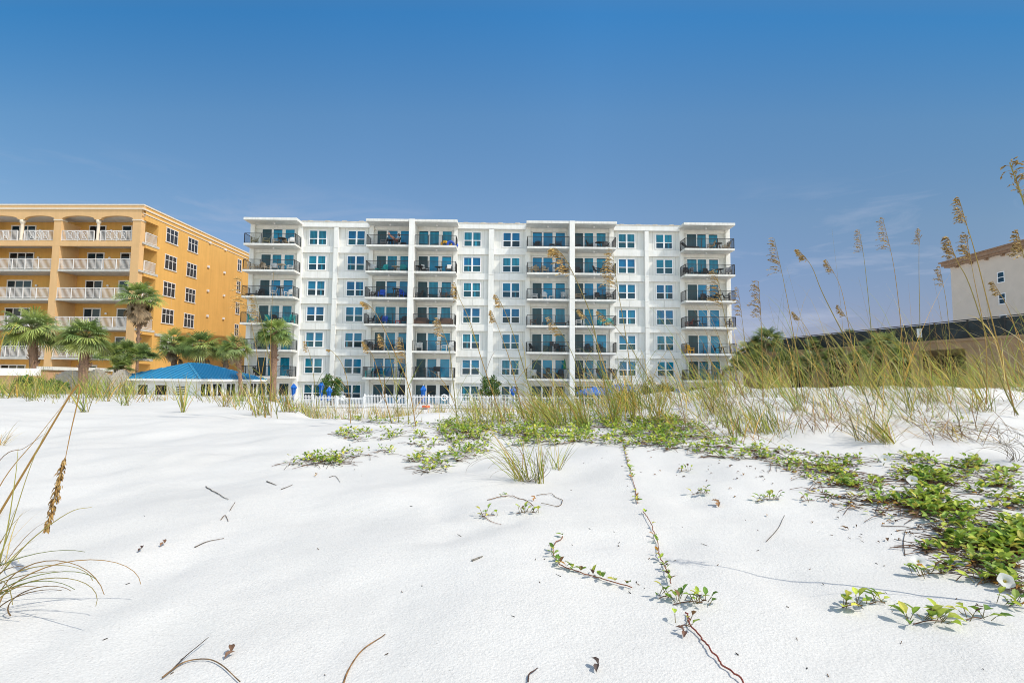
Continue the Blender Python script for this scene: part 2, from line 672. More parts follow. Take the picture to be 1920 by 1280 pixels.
class Frame:
    def __init__(s, O, yaw):
        s.O = np.array([O[0], O[1], 0.0])
        s.yaw = yaw
        s.ex = np.array([math.cos(yaw), math.sin(yaw), 0])
        s.ey = np.array([-math.sin(yaw), math.cos(yaw), 0])

    def onD(s, px, py, d):
        r = ray(px, py)
        t = (d - np.dot(CAM - s.O, s.ey)) / np.dot(r, s.ey)
        P = CAM + r * t
        return float(np.dot(P - s.O, s.ex)), float(P[2])

    def onU(s, px, py, u):
        r = ray(px, py)
        t = (u - np.dot(CAM - s.O, s.ex)) / np.dot(r, s.ex)
        P = CAM + r * t
        return float(np.dot(P - s.O, s.ey)), float(P[2])

    def w(s, u, d, z):
        return s.O + s.ex * u + s.ey * d + np.array([0, 0, z])


# ------------------------------------------------------------------ white condominium
WF = Frame((0, 57), 0.010)
wb = thing('apartment_building', 'white seven storey beachfront apartment block with stacked black railed balconies', 'building', WF.O, WF.yaw)
PITCH_F = 2.77
FL = {k: CAM[2] + 14.15 - (7 - k) * PITCH_F for k in range(1, 8)}      # slab tops, floors 1..7
wu = lambda px, py=445, d=0.0: WF.onD(px, py, d)[0]
UL, UR = wu(472), wu(1366)
ZP = CAM[2] + 17.0
b = MB()
b.box(UL, UR, 0, 16, -0.6, ZP - 0.25)
b.build('wall', M_white2, wb)
# roof slab line and coping over the window bays
bays = [(569, 628.5), (636.5, 694), (859, 917), (927, 985), (1150, 1207), (1214.5, 1272)]
tw = [(568, 695), (858, 986), (1149, 1273)]
for a, c in tw:
    u0, u1 = wu(a), wu(c)
    MB().box(u0, u1, -0.42, 0.3, ZP - 0.58, ZP - 0.03).build('parapet', M_white, wb)
    m = MB().box(u0 - .05, u1 + .05, -0.46, 0.34, ZP - 0.03, ZP + 0.05)
    for k in range(4):
        uu = u0 + (u1 - u0) * (k + .5) / 4
        m.box(uu - .25, uu + .25, -.47, .2, ZP + .051, ZP + .10)
    m.build('coping', M_coping, wb)
for a, c in bays:
    u0, u1 = wu(a), wu(c)
    for k in range(1, 8):
        z = FL[k]
        if k == 1: continue
        b = MB()
        um = (u0 + u1) / 2
        b.box(u0, um - .008, -0.20, 0.05, z - 0.50, z + 0.20)
        b.box(um + .008, u1, -0.20, 0.05, z - 0.50, z + 0.20)
        b.build('spandrel', M_white, wb)
for a, c in ((628.5, 636.5), (917, 927), (1207, 1214.5)):
    u0, u1 = wu(a), wu(c)
    b = MB()
    for k in range(1, 8):
        z1 = (FL[k + 1] if k < 7 else ZP - .6) - .01
        b.box(u0, u1, -0.40, 0.04, FL[k] - (1.2 if k == 1 else 0) + .01, z1)
    b.build('pilaster', M_white, wb)
for a, c in ((472, 480), (561, 569.5), (694, 702), (851, 859), (985, 994.5), (1141.5, 1150), (1272, 1280), (1358, 1366)):
    u0, u1 = wu(a), wu(c)
    MB().box(u0, u1, -0.36, 0.03, -0.6, ZP - .03).build('column', M_white, wb)

stacks = [  # front px range at d=-2, door panels px, dark flags by floor 7..2
    ((456.5, 553.5), ((492, 509.5), (513, 529.5), (535.5, 552.5)), 'dddddd'),
    ((686.5, 767.0), ((707.8, 725), (728, 745.5), (751.8, 769)), 'dddtdt'),
    ((777.0, 855.5), ((786, 803), (806.5, 823), (830, 847)), 'tddddd'),
    ((988.5, 1068.5), ((999, 1016), (1019, 1036), (1042, 1059)), 'ttdddd'),
    ((1078.0, 1155.5), ((1078, 1093), (1096, 1112), (1118.5, 1135.4)), 'dddddd'),
    ((1284.0, 1377.5), ((1287.5, 1305), (1307, 1323), (1328.5, 1345)), 'dtdddd'),
]
free = [(1, 1), (1, 0), (0, 1), (1, 0), (0, 1), (1, 1)]
inner = [(480, 561), (702, 767), (777, 851), (994.5, 1068), (1078, 1141.5), (1280, 1358)]
BD = 2.0
SLABU = []


def railing(u0, u1, z, left, right, d0=-BD + .06, back=-0.38):
    m = MB()
    H = 1.06
    segs = [((u0, d0), (u1, d0))]
    if left: segs.append(((u0, d0), (u0, back)))
    if right: segs.append(((u1, d0), (u1, back)))
    for (a, c) in segs:
        a, c = np.array(a), np.array(c)
        ln = np.linalg.norm(c - a)
        m.bar((*a, z + H), (*c, z + H), .055, .045)
        m.bar((*a, z + .08), (*c, z + .08), .03, .03)
        n = max(2, int(ln / .115))
        for i in range(1, n):
            p = a + (c - a) * i / n
            m.box(p[0] - .0085, p[0] + .0085, p[1] - .0085, p[1] + .0085, z + .095, z + H - .023)
        k = 3 if ln > 3 else 1
        for i in range(0, k + 1):
            p = a + (c - a) * i / k
            m.box(p[0] - .025, p[0] + .025, p[1] - .027, p[1] + .027, z + .002, z + H - .024)
    return m


for si, ((f0, f1), panels, flags) in enumerate(stacks):
    u0, u1 = wu(f0, 455, -BD), wu(f1, 455, -BD)
    SLABU.append((u0, u1))
    lf, rf = free[si]
    # canopy
    MB().box(u0 - (.08 if lf else 0), u1 + (.08 if rf else 0), -BD - .06, -.001, CAM[2] + 16.62, CAM[2] + 16.88).build('canopy', M_slab, wb)
    i0, i1 = wu(inner[si][0]), wu(inner[si][1])
    for k in range(1, 8):
        z = FL[k]
        if k >= 2:
            MB().box(u0, u1, -BD, -.001, z - .20, z).build('balcony_slab', M_slab, wb)
            railing(u0 + .05, u1 - .05, z, lf, rf).build('railing', M_black, wb)
        ceil = (FL[k + 1] - .2) if k < 7 else CAM[2] + 16.62
        MB().box(i0 + .01, i1 - .01, -.16, .04, ceil - .38, ceil - .003).build('header_beam', M_white, wb)
        um = (u0 + u1) / 2
        MB().lathe([(.09, -.16), (.10, -.03), (.07, -.002)], 8, (um, -1.0, ceil)).build('ceiling_light', M_trim, wb)
        # sliding doors
        zt = z + 2.02
        flag = flags[7 - k] if k >= 2 else 'd'
        fr = MB()
        gl = MB()
        d0u = wu(panels[0][0] - 1.3)
        d1u = wu(panels[2][1] + 1.5)
        if si == 1: d1u = min(d1u, wu(777))
        if si == 4: d0u = wu(1073)
        edges = [d0u] + [q for p in panels for q in (wu(p[0]), wu(p[1]))] + [d1u]
        fr.box(d0u, d1u, -.05, .02, zt, zt + .10)
        fr.box(d0u, d1u, -.05, .02, z + .001, z + .07)
        for q in range(0, 8, 2):
            fr.box(edges[q], edges[q + 1], -.05 - .001 * q, .02, z + .071, zt - .001)
        for q, p in enumerate(panels):
            a, c = wu(p[0]), wu(p[1])
            dark = (q == 0 and flag == 'd')
            mi = 1 if dark else 0
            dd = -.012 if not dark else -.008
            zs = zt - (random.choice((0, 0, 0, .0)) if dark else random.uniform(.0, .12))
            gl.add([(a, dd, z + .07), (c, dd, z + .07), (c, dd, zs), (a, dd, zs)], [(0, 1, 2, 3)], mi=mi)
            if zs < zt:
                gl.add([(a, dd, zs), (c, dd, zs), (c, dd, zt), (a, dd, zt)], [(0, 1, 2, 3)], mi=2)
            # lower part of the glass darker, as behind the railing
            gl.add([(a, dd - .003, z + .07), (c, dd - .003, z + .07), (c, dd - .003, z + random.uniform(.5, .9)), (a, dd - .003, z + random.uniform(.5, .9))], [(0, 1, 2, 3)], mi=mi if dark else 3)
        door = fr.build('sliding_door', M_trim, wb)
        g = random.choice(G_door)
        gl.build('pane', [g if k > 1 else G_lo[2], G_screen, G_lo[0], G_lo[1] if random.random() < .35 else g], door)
# full-height fins between the twin balconies
for a, c in ((766.6, 777.2), (1068.2, 1078.0)):
    u0, u1 = wu(a, 445, -BD - .1), wu(c, 445, -BD - .1)
    b = MB()
    for k in range(1, 8):
        b.box(u0, u1, -BD - .12, -.002, FL[k] - (1.0 if k == 1 else 0) + .006, (FL[k + 1] if k < 7 else CAM[2] + 16.90) - .006)
    b.build('fin_wall', M_white, wb)

wins = [(581.5, 612), (653.8, 684), (871, 901.2), (944, 974.2), (1159.8, 1189.3), (1230, 1259.3)]
for (a, c) in wins:
    for k in range(1, 8):
        u0, u1 = wu(a), wu(c)
        zt = CAM[2] + 16.08 - (7 - k) * PITCH_F
        zb = zt - 1.50
        fr = MB()
        fr.box(u0 - .09, u1 + .09, -.07, .02, zt, zt + .09)
        fr.box(u0 - .12, u1 + .12, -.11, .02, zb - .08, zb)
        um = (u0 + u1) / 2
        zm = zb + (zt - zb) * .42
        for x0, x1, e in ((u0 - .09, u0, 0), (u1, u1 + .09, 0), (um - .085, um + .085, .002)):
            fr.box(x0, x1, -.07 + e, .02, zb + .001, zt - .001)
        for x0, x1 in ((u0, um - .085), (um + .085, u1)):
            fr.box(x0, x1, -.055, .02, zm - .035, zm + .035)
        fo = fr.build('window', M_trim, wb)
        gl = MB()
        g = random.randrange(4)
        for x0, x1 in ((u0, um - .085), (um + .085, u1)):
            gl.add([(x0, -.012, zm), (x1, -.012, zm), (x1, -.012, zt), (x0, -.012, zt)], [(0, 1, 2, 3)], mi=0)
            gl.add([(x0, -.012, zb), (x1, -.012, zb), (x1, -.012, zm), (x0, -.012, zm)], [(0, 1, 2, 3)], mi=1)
            if random.random() < .25:
                xa = x0 + (x1 - x0) * random.uniform(.1, .5)
                gl.add([(xa, -.016, zb + .03), (xa + .18, -.016, zb + .03), (xa + .18, -.016, zt - .03), (xa, -.016, zt - .03)], [(0, 1, 2, 3)], mi=2)
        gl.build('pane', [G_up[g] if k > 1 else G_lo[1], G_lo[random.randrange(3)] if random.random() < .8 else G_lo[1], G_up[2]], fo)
        jn = MB()
        for q in (-.38, .38):
            e = u0 + q if q < 0 else u1 + q
            jn.box(e - .013, e + .013, -.006, .01, zb - .40, zt + .36)
        jn.box(u0 - .367, u1 + .367, -.0055, .01, zt + .334, zt + .36)
        jn.box(u0 - .367, u1 + .367, -.0055, .01, zb - .40, zb - .374)
        jn.build('panel_joint', M_joint, wb)

# ------------------------------------------------------------------ balcony furniture
FC = {
    'black': (0.02, 0.02, 0.022), 'white': (0.72, 0.72, 0.70), 'grey': (0.22, 0.22, 0.23), 'tan': (0.36, 0.28, 0.18),
    'beige': (0.55, 0.46, 0.34), 'teal': (0.01, 0.36, 0.36), 'blue': (0.01, 0.09, 0.55), 'brown': (0.10, 0.055, 0.035),
    'yellow': (0.75, 0.40, 0.01), 'olive': (0.26, 0.24, 0.13), 'red brown': (0.18, 0.05, 0.04), 'green': (0.01, 0.16, 0.05), 'red': (0.55, 0.03, 0.03)}


def fm(c):
    return mat(c.replace(' ', '_') + '_furniture_paint', FC[c], 0.5, 0.12, 5)


def proto_chair(c):
    t = thing('patio_chair', 'placeholder chair label to replace', 'chair')
    m = fm(c)
    MB().box(-.27, .27, -.28, .22, .38, .43).build('seat', m, t)
    k = MB()
    for i in range(6):
        x = -.25 + i * .1
        k.bar((x, .23, .40), (x, .42, 1.0 - .02 * abs(i - 2.5)), .085, .025)
    k.bar((-.27, .36, .78), (.27, .36, .78), .03, .05)
    k.build('backrest', m, t)
    for s in (-1, 1):
        k = MB()
        k.bar((s * .30, -.30, 0), (s * .30, -.28, .62), .05)
        k.bar((s * .30, .34, 0), (s * .30, .24, .62), .05)
        k.box(s * .30 - .045, s * .30 + .045, -.34, .30, .621, .655)
        k.build('side_frame', m, t)
    return t


def proto_cushion(c):
    t = proto_chair(c)
    k = MB()
    k.bar((0, .17, .46), (0, .34, .98), .46, .09)
    k.box(-.25, .25, -.26, .17, .431, .51)
    k.build('cushion', fm('white'), t)
    return t


def proto_table(c):
    t = thing('patio_table', 'placeholder table label to replace', 'table')
    m = fm(c)
    MB().lathe([(.42, 0), (.44, .015), (.44, .035), (.42, .045)], 20, (0, 0, .68)).build('tabletop', m, t)
    for i in range(4):
        a = i * PI / 2 + .6
        MB().bar((.34 * math.cos(a), .34 * math.sin(a), 0), (.10 * math.cos(a), .10 * math.sin(a), .68), .04).build('leg', m, t)
    return t


def proto_bartable(c):
    t = thing('bar_table', 'placeholder table label to replace', 'table')
    m = fm(c)
    MB().lathe([(.38, 0), (.40, .015), (.40, .04)], 20, (0, 0, .98)).build('tabletop', m, t)
    for i in range(4):
        a = i * PI / 2 + .3
        MB().bar((.30 * math.cos(a), .30 * math.sin(a), 0), (.16 * math.cos(a), .16 * math.sin(a), .98), .04).build('leg', m, t)
    return t


def proto_lowtable(c):
    t = thing('side_table', 'placeholder table label to replace', 'table')
    m = fm(c)
    MB().box(-.27, .27, -.25, .25, .40, .44).build('tabletop', m, t)
    for sx_ in (-1, 1):
        for sy in (-1, 1):
            MB().box(sx_ * .23 - .022, sx_ * .23 + .022, sy * .21 - .022, sy * .21 + .022, 0, .399).build('leg', m, t)
    return t


def proto_lounger(c):
    t = thing('lounge_chair', 'placeholder lounger label to replace', 'lounger')
    m = fm(c)
    MB().box(-.75, .55, -.30, .30, .30, .35).build('seat', m, t)
    k = MB()
    k.bar((.56, 0, .34), (1.05, 0, .78), .58, .04)
    k.build('backrest', m, t)
    for x in (-.68, .48):
        for y in (-.26, .26):
            MB().box(x - .025, x + .025, y - .025, y + .025, 0, .299).build('leg', m, t)
    return t


def proto_sofa(c):
    t = thing('wicker_sofa', 'placeholder sofa label to replace', 'sofa')
    m = fm(c)
    MB().box(-.62, .62, -.30, .25, .12, .40).build('seat', m, t)
    MB().bar((0, .27, .25), (0, .38, .80), 1.24, .12).build('backrest', m, t)
    for s in (-1, 1):
        MB().box(s * .70 - .07, s * .70 + .07, -.32, .30, .02, .60).build('armrest', m, t)
    return t


def proto_highchair(c):
    t = thing('bar_chair', 'placeholder chair label to replace', 'chair')
    m = fm(c)
    MB().box(-.22, .22, -.22, .20, .68, .73).build('seat', m, t)
    MB().bar((0, .21, .72), (0, .29, 1.18), .42, .03).build('backrest', m, t)
    for sx_ in (-1, 1):
        for sy in (-1, 1):
            MB().bar((sx_ * .24, sy * .24, 0), (sx_ * .19, sy * .18, .68), .04).build('leg', m, t)
    return t


def proto_float(c):
    t = thing('pool_float', 'placeholder float label to replace', 'pool float')
    m = fm(c)
    ring = MB()
    n = 20
    pts = [(.32 * math.cos(i * 2 * PI / n), .10 * math.sin(2 * i * 2 * PI / n) * .2, .34 + .32 * math.sin(i * 2 * PI / n)) for i in range(n + 1)]
    ring.tube(pts, .13, 10)
    ring.build('ring', m, t, True)
    k = MB()
    k.tube([(.34, 0, .16), (.55, -.05, .14), (.72, -.03, .22), (.76, 0, .42)], [.12, .14, .12, .07], 10)
    k.build('tail', m, t, True)
    return t


def proto_umbrella_small(c):
    t = thing('folded_parasol', 'placeholder parasol label to replace', 'parasol')
    MB().tube([(0, 0, 0), (0, 0, 2.1)], .025, 8).build('pole', fm('white'), t)
    MB().lathe([(.06, 0), (.16, .15), (.12, .6), (.05, 1.05), (.01, 1.15)], 9, (0, 0, 1.0)).build('canopy', fm(c), t)
    return t


PROTO = {'C': proto_chair, 'K': proto_cushion, 'T': proto_table, 'B': proto_bartable, 'L': proto_lowtable, 'G': proto_lounger, 'S': proto_sofa, 'H': proto_highchair, 'F': proto_float, 'U': proto_umbrella_small}
WORD = {'C': 'patio chair', 'K': 'patio chair with white cushion', 'T': 'round table', 'B': 'tall bar table', 'L': 'low side table', 'G': 'lounger', 'S': 'wicker sofa', 'H': 'tall bar chair', 'F': 'inflatable pool float', 'U': 'folded parasol'}
CATS = {'C': 'chair', 'K': 'chair', 'H': 'chair'}
SN = ['far left', 'second', 'third', 'fourth', 'fifth', 'far right']
FN = {7: 'top', 6: 'sixth', 5: 'fifth', 4: 'fourth', 3: 'third', 2: 'second'}
ORD = ['first', 'second', 'third', 'fourth', 'fifth', 'sixth', 'seventh', 'eighth']
FURN = {
    (0, 7): 'C olive 478;C olive 499;C beige 518;T black 529;C tan 538;C white 548',
    (0, 6): 'C beige 472;C tan 485;C beige 498;C white 515;T beige 528;C white 545',
    (0, 5): 'G black 476;C black 488;C white 512;B black 526;C white 541',
    (0, 4): 'C teal 473;C teal 505;C black 519;C teal 540;C teal 550',
    (0, 3): 'C grey 480;T black 500',
    (0, 2): 'C black 483;T grey 541',
    (1, 7): 'C grey 720;T black 732;C black 745;L black 757',
    (1, 6): 'C white 695;L teal 706;C teal 720;T beige 742;C teal 756',
    (1, 5): 'C black 700;C blue 716;L black 731;B black 742;C black 749;C blue 757',
    (1, 4): 'C black 693;C black 709;C blue 721;L black 732;L red 746;C black 758',
    (1, 3): 'C black 691;C brown 705;C brown 713;T black 735;C black 752',
    (1, 2): 'C teal 691;C black 704;C teal 715;C white 748;C black 758',
    (2, 7): 'F yellow 834;F blue 845',
    (2, 6): 'T black 782;K black 797;T black 823;K black 842',
    (2, 5): 'C black 782;L black 806;C brown 831;C brown 843',
    (2, 4): 'S brown 791;L black 808;S brown 836',
    (2, 3): 'C white 786;C white 832;C white 844',
    (2, 2): 'H black 781;B black 808;H black 816;H black 822',
    (3, 7): 'C black 1007;L black 1035;C black 1047',
    (3, 6): 'C tan 998;C tan 1008;C tan 1021;T beige 1045;C black 1058',
    (3, 5): 'C white 1002;C white 1020;L white 1034;C white 1060',
    (3, 4): 'C brown 1000;L black 1021;G brown 1052',
    (3, 3): 'C black 1000;H black 1035;C black 1046;T black 1056',
    (3, 2): 'C white 999;H black 1028;C black 1050;U green 1060',
    (4, 7): 'L black 1084;C black 1106;T black 1123;C black 1136',
    (4, 6): 'C black 1085;C black 1119;T black 1130;C black 1145',
    (4, 5): 'C tan 1083;T black 1092;C black 1122;L black 1132;C black 1143',
    (4, 4): 'C white 1085;C teal 1128;L white 1134;C teal 1143',
    (4, 3): 'L grey 1083;C black 1101;C black 1124',
    (4, 2): 'T black 1085;H black 1096;H black 1122;T black 1132;H black 1145',
    (5, 7): 'G black 1296;C tan 1333;T black 1346;C tan 1366',
    (5, 6): 'C black 1283;C grey 1292;L black 1305;C black 1326;T black 1349;C grey 1366',
    (5, 5): 'C black 1321;C black 1336;T black 1347;C black 1362',
    (5, 4): 'C red brown 1292;T black 1305;L black 1318;C brown 1366',
    (5, 3): 'L yellow 1285;C yellow 1293;C black 1345;T black 1354',
    (5, 2): 'C black 1285;T black 1300;C black 1335;C brown 1349',
}
CACHE = {}
rot_r = random.Random(3)
for (si, k), s in FURN.items():
    items = [q.strip() for q in s.split(';')]
    for i, it in enumerate(items):
        p = it.split(' ')
        ty, px, c = p[0], float(p[-1]), ' '.join(p[1:-1])
        py = 445 + (7 - k) * 49
        dd = rot_r.uniform(-1.35, -.75)
        u = WF.onD(px, py, dd)[0]
        lo, hi = SLABU[si]
        u = min(max(u, lo + .42), hi - .42)
        loc = WF.w(u, dd, FL[k] + .002)
        rz = WF.yaw + rot_r.choice((0.0, .25, -.3, 1.0, -1.0, PI * .5, -PI * .5) if ty in 'CK' else (0, .1))
        if (si, k) == (1, 7) and i == 2:
            loc, rz = WF.w(WF.onD(745, 440, -1.0)[0], -1.38, FL[7] + .002), -.9
        if ty == 'G': rz = WF.yaw + (PI if si == 5 else 0)
        where = f"on the {FN[k]} floor balcony of the {SN[si]} stack"
        lab = f"{c} {WORD[ty]}, {ORD[i]} from left, {where}"
        if len(lab.split()) > 16:
            lab = f"{c} {WORD[ty]}, {ORD[i]} from left, {FN[k]} floor balcony, {SN[si]} stack"
        if (ty, c) not in CACHE:
            o = PROTO[ty](c)
            CACHE[(ty, c)] = o
            tag(o, lab, o['category'])
            o.location = Vector(loc)
            o.rotation_euler = (0, 0, rz)
        else:
            o = dup(CACHE[(ty, c)], lab, loc, rz)
        o['group'] = 'furniture set out on the white building balconies'

# person sitting on the top floor balcony of the second stack, feet up


def person():
    u = WF.onD(745, 440, -1.0)[0]
    base = WF.w(u, -1.38, FL[7])
    t = thing('person', 'person with dark hair in pale blue shirt sitting with feet raised on top balcony', 'person', base, -.9)
    # local frame: facing -Y, seat at z .46
    J = {'pelvis': ((0, .05, .52), .13), 'waist': ((0, .13, .70), .12), 'chest': ((0, .20, .92), .135), 'neck': ((0, .24, 1.08), .05), 'chin': ((0, .215, 1.14), .062),
         'head': ((0, .23, 1.23), .095), 'crown': ((0, .25, 1.31), .07)}
    E = [('pelvis', 'waist'), ('waist', 'chest'), ('chest', 'neck'), ('neck', 'chin'), ('chin', 'head'), ('head', 'crown')]
    J['nose'] = ((0, .125, 1.20), .012)
    E.append(('head', 'nose'))
    for s, n in ((-1, 'l'), (1, 'r')):
        J['ear' + n] = ((s * .092, .24, 1.21), .014)
        E.append(('head', 'ear' + n))
        J['hip' + n] = ((s * .10, -.02, .53), .095)
        J['knee' + n] = ((s * .12, -.42, .84), .062)
        J['calf' + n] = ((s * .11, -.58, .93), .055)
        J['ankle' + n] = ((s * .09, -.84, 1.13), .038)
        J['heel' + n] = ((s * .09, -.90, 1.13), .036)
        J['toe' + n] = ((s * .11, -.88, 1.33), .026)
        E += [('pelvis', 'hip' + n), ('hip' + n, 'knee' + n), ('knee' + n, 'calf' + n), ('calf' + n, 'ankle' + n), ('ankle' + n, 'heel' + n), ('heel' + n, 'toe' + n)]
        J['sho' + n] = ((s * .17, .21, 1.01), .062)
        J['elb' + n] = ((s * .27, .12, .76), .042)
        J['wri' + n] = ((s * .23, -.12, .70), .027)
        J['palm' + n] = ((s * .21, -.19, .70), .030)
        E += [('chest', 'sho' + n), ('sho' + n, 'elb' + n), ('elb' + n, 'wri' + n), ('wri' + n, 'palm' + n)]
        for q in range(4):
            o = (q - 1.5) * .02
            ln = (.060, .072, .068, .052)[q]
            J[f'f{q}{n}'] = ((s * .205 + o, -.235, .705), .009)
            J[f'g{q}{n}'] = ((s * .20 + o, -.235 - ln * .6, .69), .0085)
            J[f'h{q}{n}'] = ((s * .198 + o, -.235 - ln, .665), .007)
            E += [('palm' + n, f'f{q}{n}'), (f'f{q}{n}', f'g{q}{n}'), (f'g{q}{n}', f'h{q}{n}')]
        J['th' + n] = ((s * .17, -.19, .69), .010)
        J['tt' + n] = ((s * .155, -.23, .675), .008)
        E += [('palm' + n, 'th' + n), ('th' + n, 'tt' + n)]
    names = list(J)
    me = bpy.data.meshes.new('body')
    me.from_pydata([J[n][0] for n in names], [(names.index(a), names.index(c)) for a, c in E], [])
    o = bpy.data.objects.new('body', me)
    COL.objects.link(o)
    o.parent = t
    sk = o.modifiers.new('skin', 'SKIN')
    for i, n in enumerate(names):
        me.skin_vertices[0].data[i].radius = (J[n][1], J[n][1])
    me.skin_vertices[0].data[0].use_root = True
    o.modifiers.new('sub', 'SUBSURF').levels = 1
    o.modifiers['sub'].render_levels = 1
    me.materials.append(mat('skin', (0.42, 0.20, 0.13), 0.55, 0.05))
    sh = MB()
    sh.tube([(0, .03, .56), (0, .13, .70), (0, .195, .90), (0, .22, 1.03), (0, .235, 1.07)], [.165, .15, .185, .14, .075], 12)
    for s in (-1, 1):
        sh.tube([(s * .14, .21, 1.02), (s * .20, .18, .93), (s * .24, .15, .85)], [.085, .075, .068], 10)
    sh.build('shirt', mat('pale_blue_cloth', (0.35, 0.50, 0.62), 0.85, 0.08), t, True)
    pn = MB()
    for s in (-1, 1):
        pn.tube([(s * .06, .08, .53), (s * .10, -.05, .54), (s * .115, -.30, .74)], [.14, .115, .085], 10)
    pn.build('shorts', mat('dark_red_cloth', (0.20, 0.04, 0.035), 0.85, 0.1), t, True)
    h = MB()
    h.tube([(0, .30, 1.06), (0, .315, 1.16), (0, .285, 1.27), (0, .25, 1.335), (0, .19, 1.325)], [.05, .085, .105, .10, .05], 10)
    h.build('hair', mat('dark_hair', (0.02, 0.013, 0.01), 0.6, 0.2), t, True)
    f = MB()
    for s in (-1, 1):
        f.lathe([(.004, -.009), (.011, 0), (.004, .009)], 8, (s * .035, .138, 1.235))
    f.build('eye', mat('eye_dark', (0.02, 0.02, 0.02), 0.2), t)
    MB().box(-.025, .025, .138, .150, 1.160, 1.168).build('mouth', mat('lip', (0.30, 0.08, 0.07), 0.5), t)


person()

# ------------------------------------------------------------------ orange and yellow building on the left
YF = Frame((0, 0), -0.025)
P0 = at(262.5, 500, 52)
YF.O = np.array([P0[0], P0[1], 0])
yb = thing('hotel_building', 'orange six storey hotel with arched top floor loggias and cream balcony rails', 'building', YF.O, YF.yaw)
yu = lambda px, py=450, d=0.0: YF.onD(px, py, d)[0]
CZ = CAM[2]
YFL = {6: CZ + 13.55, 5: CZ + 10.68, 4: CZ + 7.78, 3: CZ + 4.90, 2: CZ + 1.98, 1: CZ - .95}
YTOP = CZ + 17.25
YUL = yu(-260)
DL = 2.3      # loggia depth
SD = 46.0
# back wall of loggias plus body
b = MB()
b.box(YUL, -2.6, DL, SD, -.6, YTOP - 1.0)
b.box(-2.6, -.002, DL + .25, SD, -.6, YTOP - 1.0)
b.build('wall', M_yel, yb)
MB().box(YUL, -.01, .35, SD - .1, YTOP - 1.0, YTOP - .12).build('roof_block', M_yel, yb)
MB().box(-2.61, -.003, DL + .002, DL + .249, -.6, YTOP - 1.0).build('return_wall', M_yel, yb)
# parapet band with cornice mouldings
MB().box(YUL, 0.05, -.05, SD, YTOP - .12, YTOP + .02).build('cornice', M_cornice, yb)
MB().box(YUL, 0.06, -.07, SD, CZ + 16.72, CZ + 16.88).build('cornice', M_cornice, yb)
MB().box(.002, .05, -.001, SD, CZ + 16.30, CZ + 16.40).build('cornice', M_cornice, yb)
MB().box(YUL, .02, -.02, .34, CZ + 16.885, YTOP - .125).build('parapet', M_yel2, yb)
# piers
piers = [(-62, -48), (99, 113), (247, 262.4)]
for i, (a, c) in enumerate(piers):
    u0, u1 = yu(a), yu(c)
    MB().box(u0, u1, 0.0, .62 if i == 2 else DL - .004, -.6, CZ + 15.60).build('pier', M_yel2, yb)
    MB().box(u0 - .05, u1 + .05, -.05, .67, CZ + 15.601, CZ + 15.72).build('capital', M_cornice, yb)
bayspx = [(-48, 99, (-21, 37)), (113, 247, (180,))]
arches = []
for b0, b1, _ in ((-48, 99, 0), (113, 247, 0)):
    pass
cols = [(30, 43), (174, 186)]
archpx = [(-48, 30), (43, 99), (113, 174), (186, 247)]
archpx[0] = (-42, 30)
# arcade wall
b = MB()
spring = CZ + 15.72
crown = CZ + 16.10
ztop = CZ + 16.718
prev = YUL
u_end = yu(262.4)
for (a, c) in archpx:
    u0, u1 = yu(a), yu(c)
    b.box(prev, u0, 0.002, .34, spring, ztop)
    n = 14
    for i in range(n):
        ta, tb = PI * i / n, PI * (i + 1) / n
        xa, xb = (u0 + u1) / 2 - (u1 - u0) / 2 * math.cos(ta), (u0 + u1) / 2 - (u1 - u0) / 2 * math.cos(tb)
        za, zb = spring + (crown - spring) * math.sin(ta) ** .8, spring + (crown - spring) * math.sin(tb) ** .8
        b.add([(xa, .002, za), (xb, .002, zb), (xb, .002, ztop), (xa, .002, ztop), (xa, .34, za), (xb, .34, zb), (xb, .34, ztop), (xa, .34, ztop)],
              [(0, 1, 2, 3), (5, 4, 7, 6), (4, 5, 1, 0)])
    prev = u1
b.box(prev, u_end, 0.002, .34, spring, ztop)
b.build('arcade', M_yel2, yb)
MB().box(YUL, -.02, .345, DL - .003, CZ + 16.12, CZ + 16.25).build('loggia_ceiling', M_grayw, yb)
for a, c in cols:
    u0, u1 = yu(a), yu(c)
    um = (u0 + u1) / 2
    r = (u1 - u0) / 2 * .45
    MB().lathe([(r * 1.3, 0), (r * 1.3, .12), (r, .2), (r * .93, 1.6), (r * 1.0, 1.75), (r * 1.5, 1.85), (r * 1.6, 2.12)], 14, (um, .2, YFL[6] + .03)).build('column', M_cornice, yb, True)


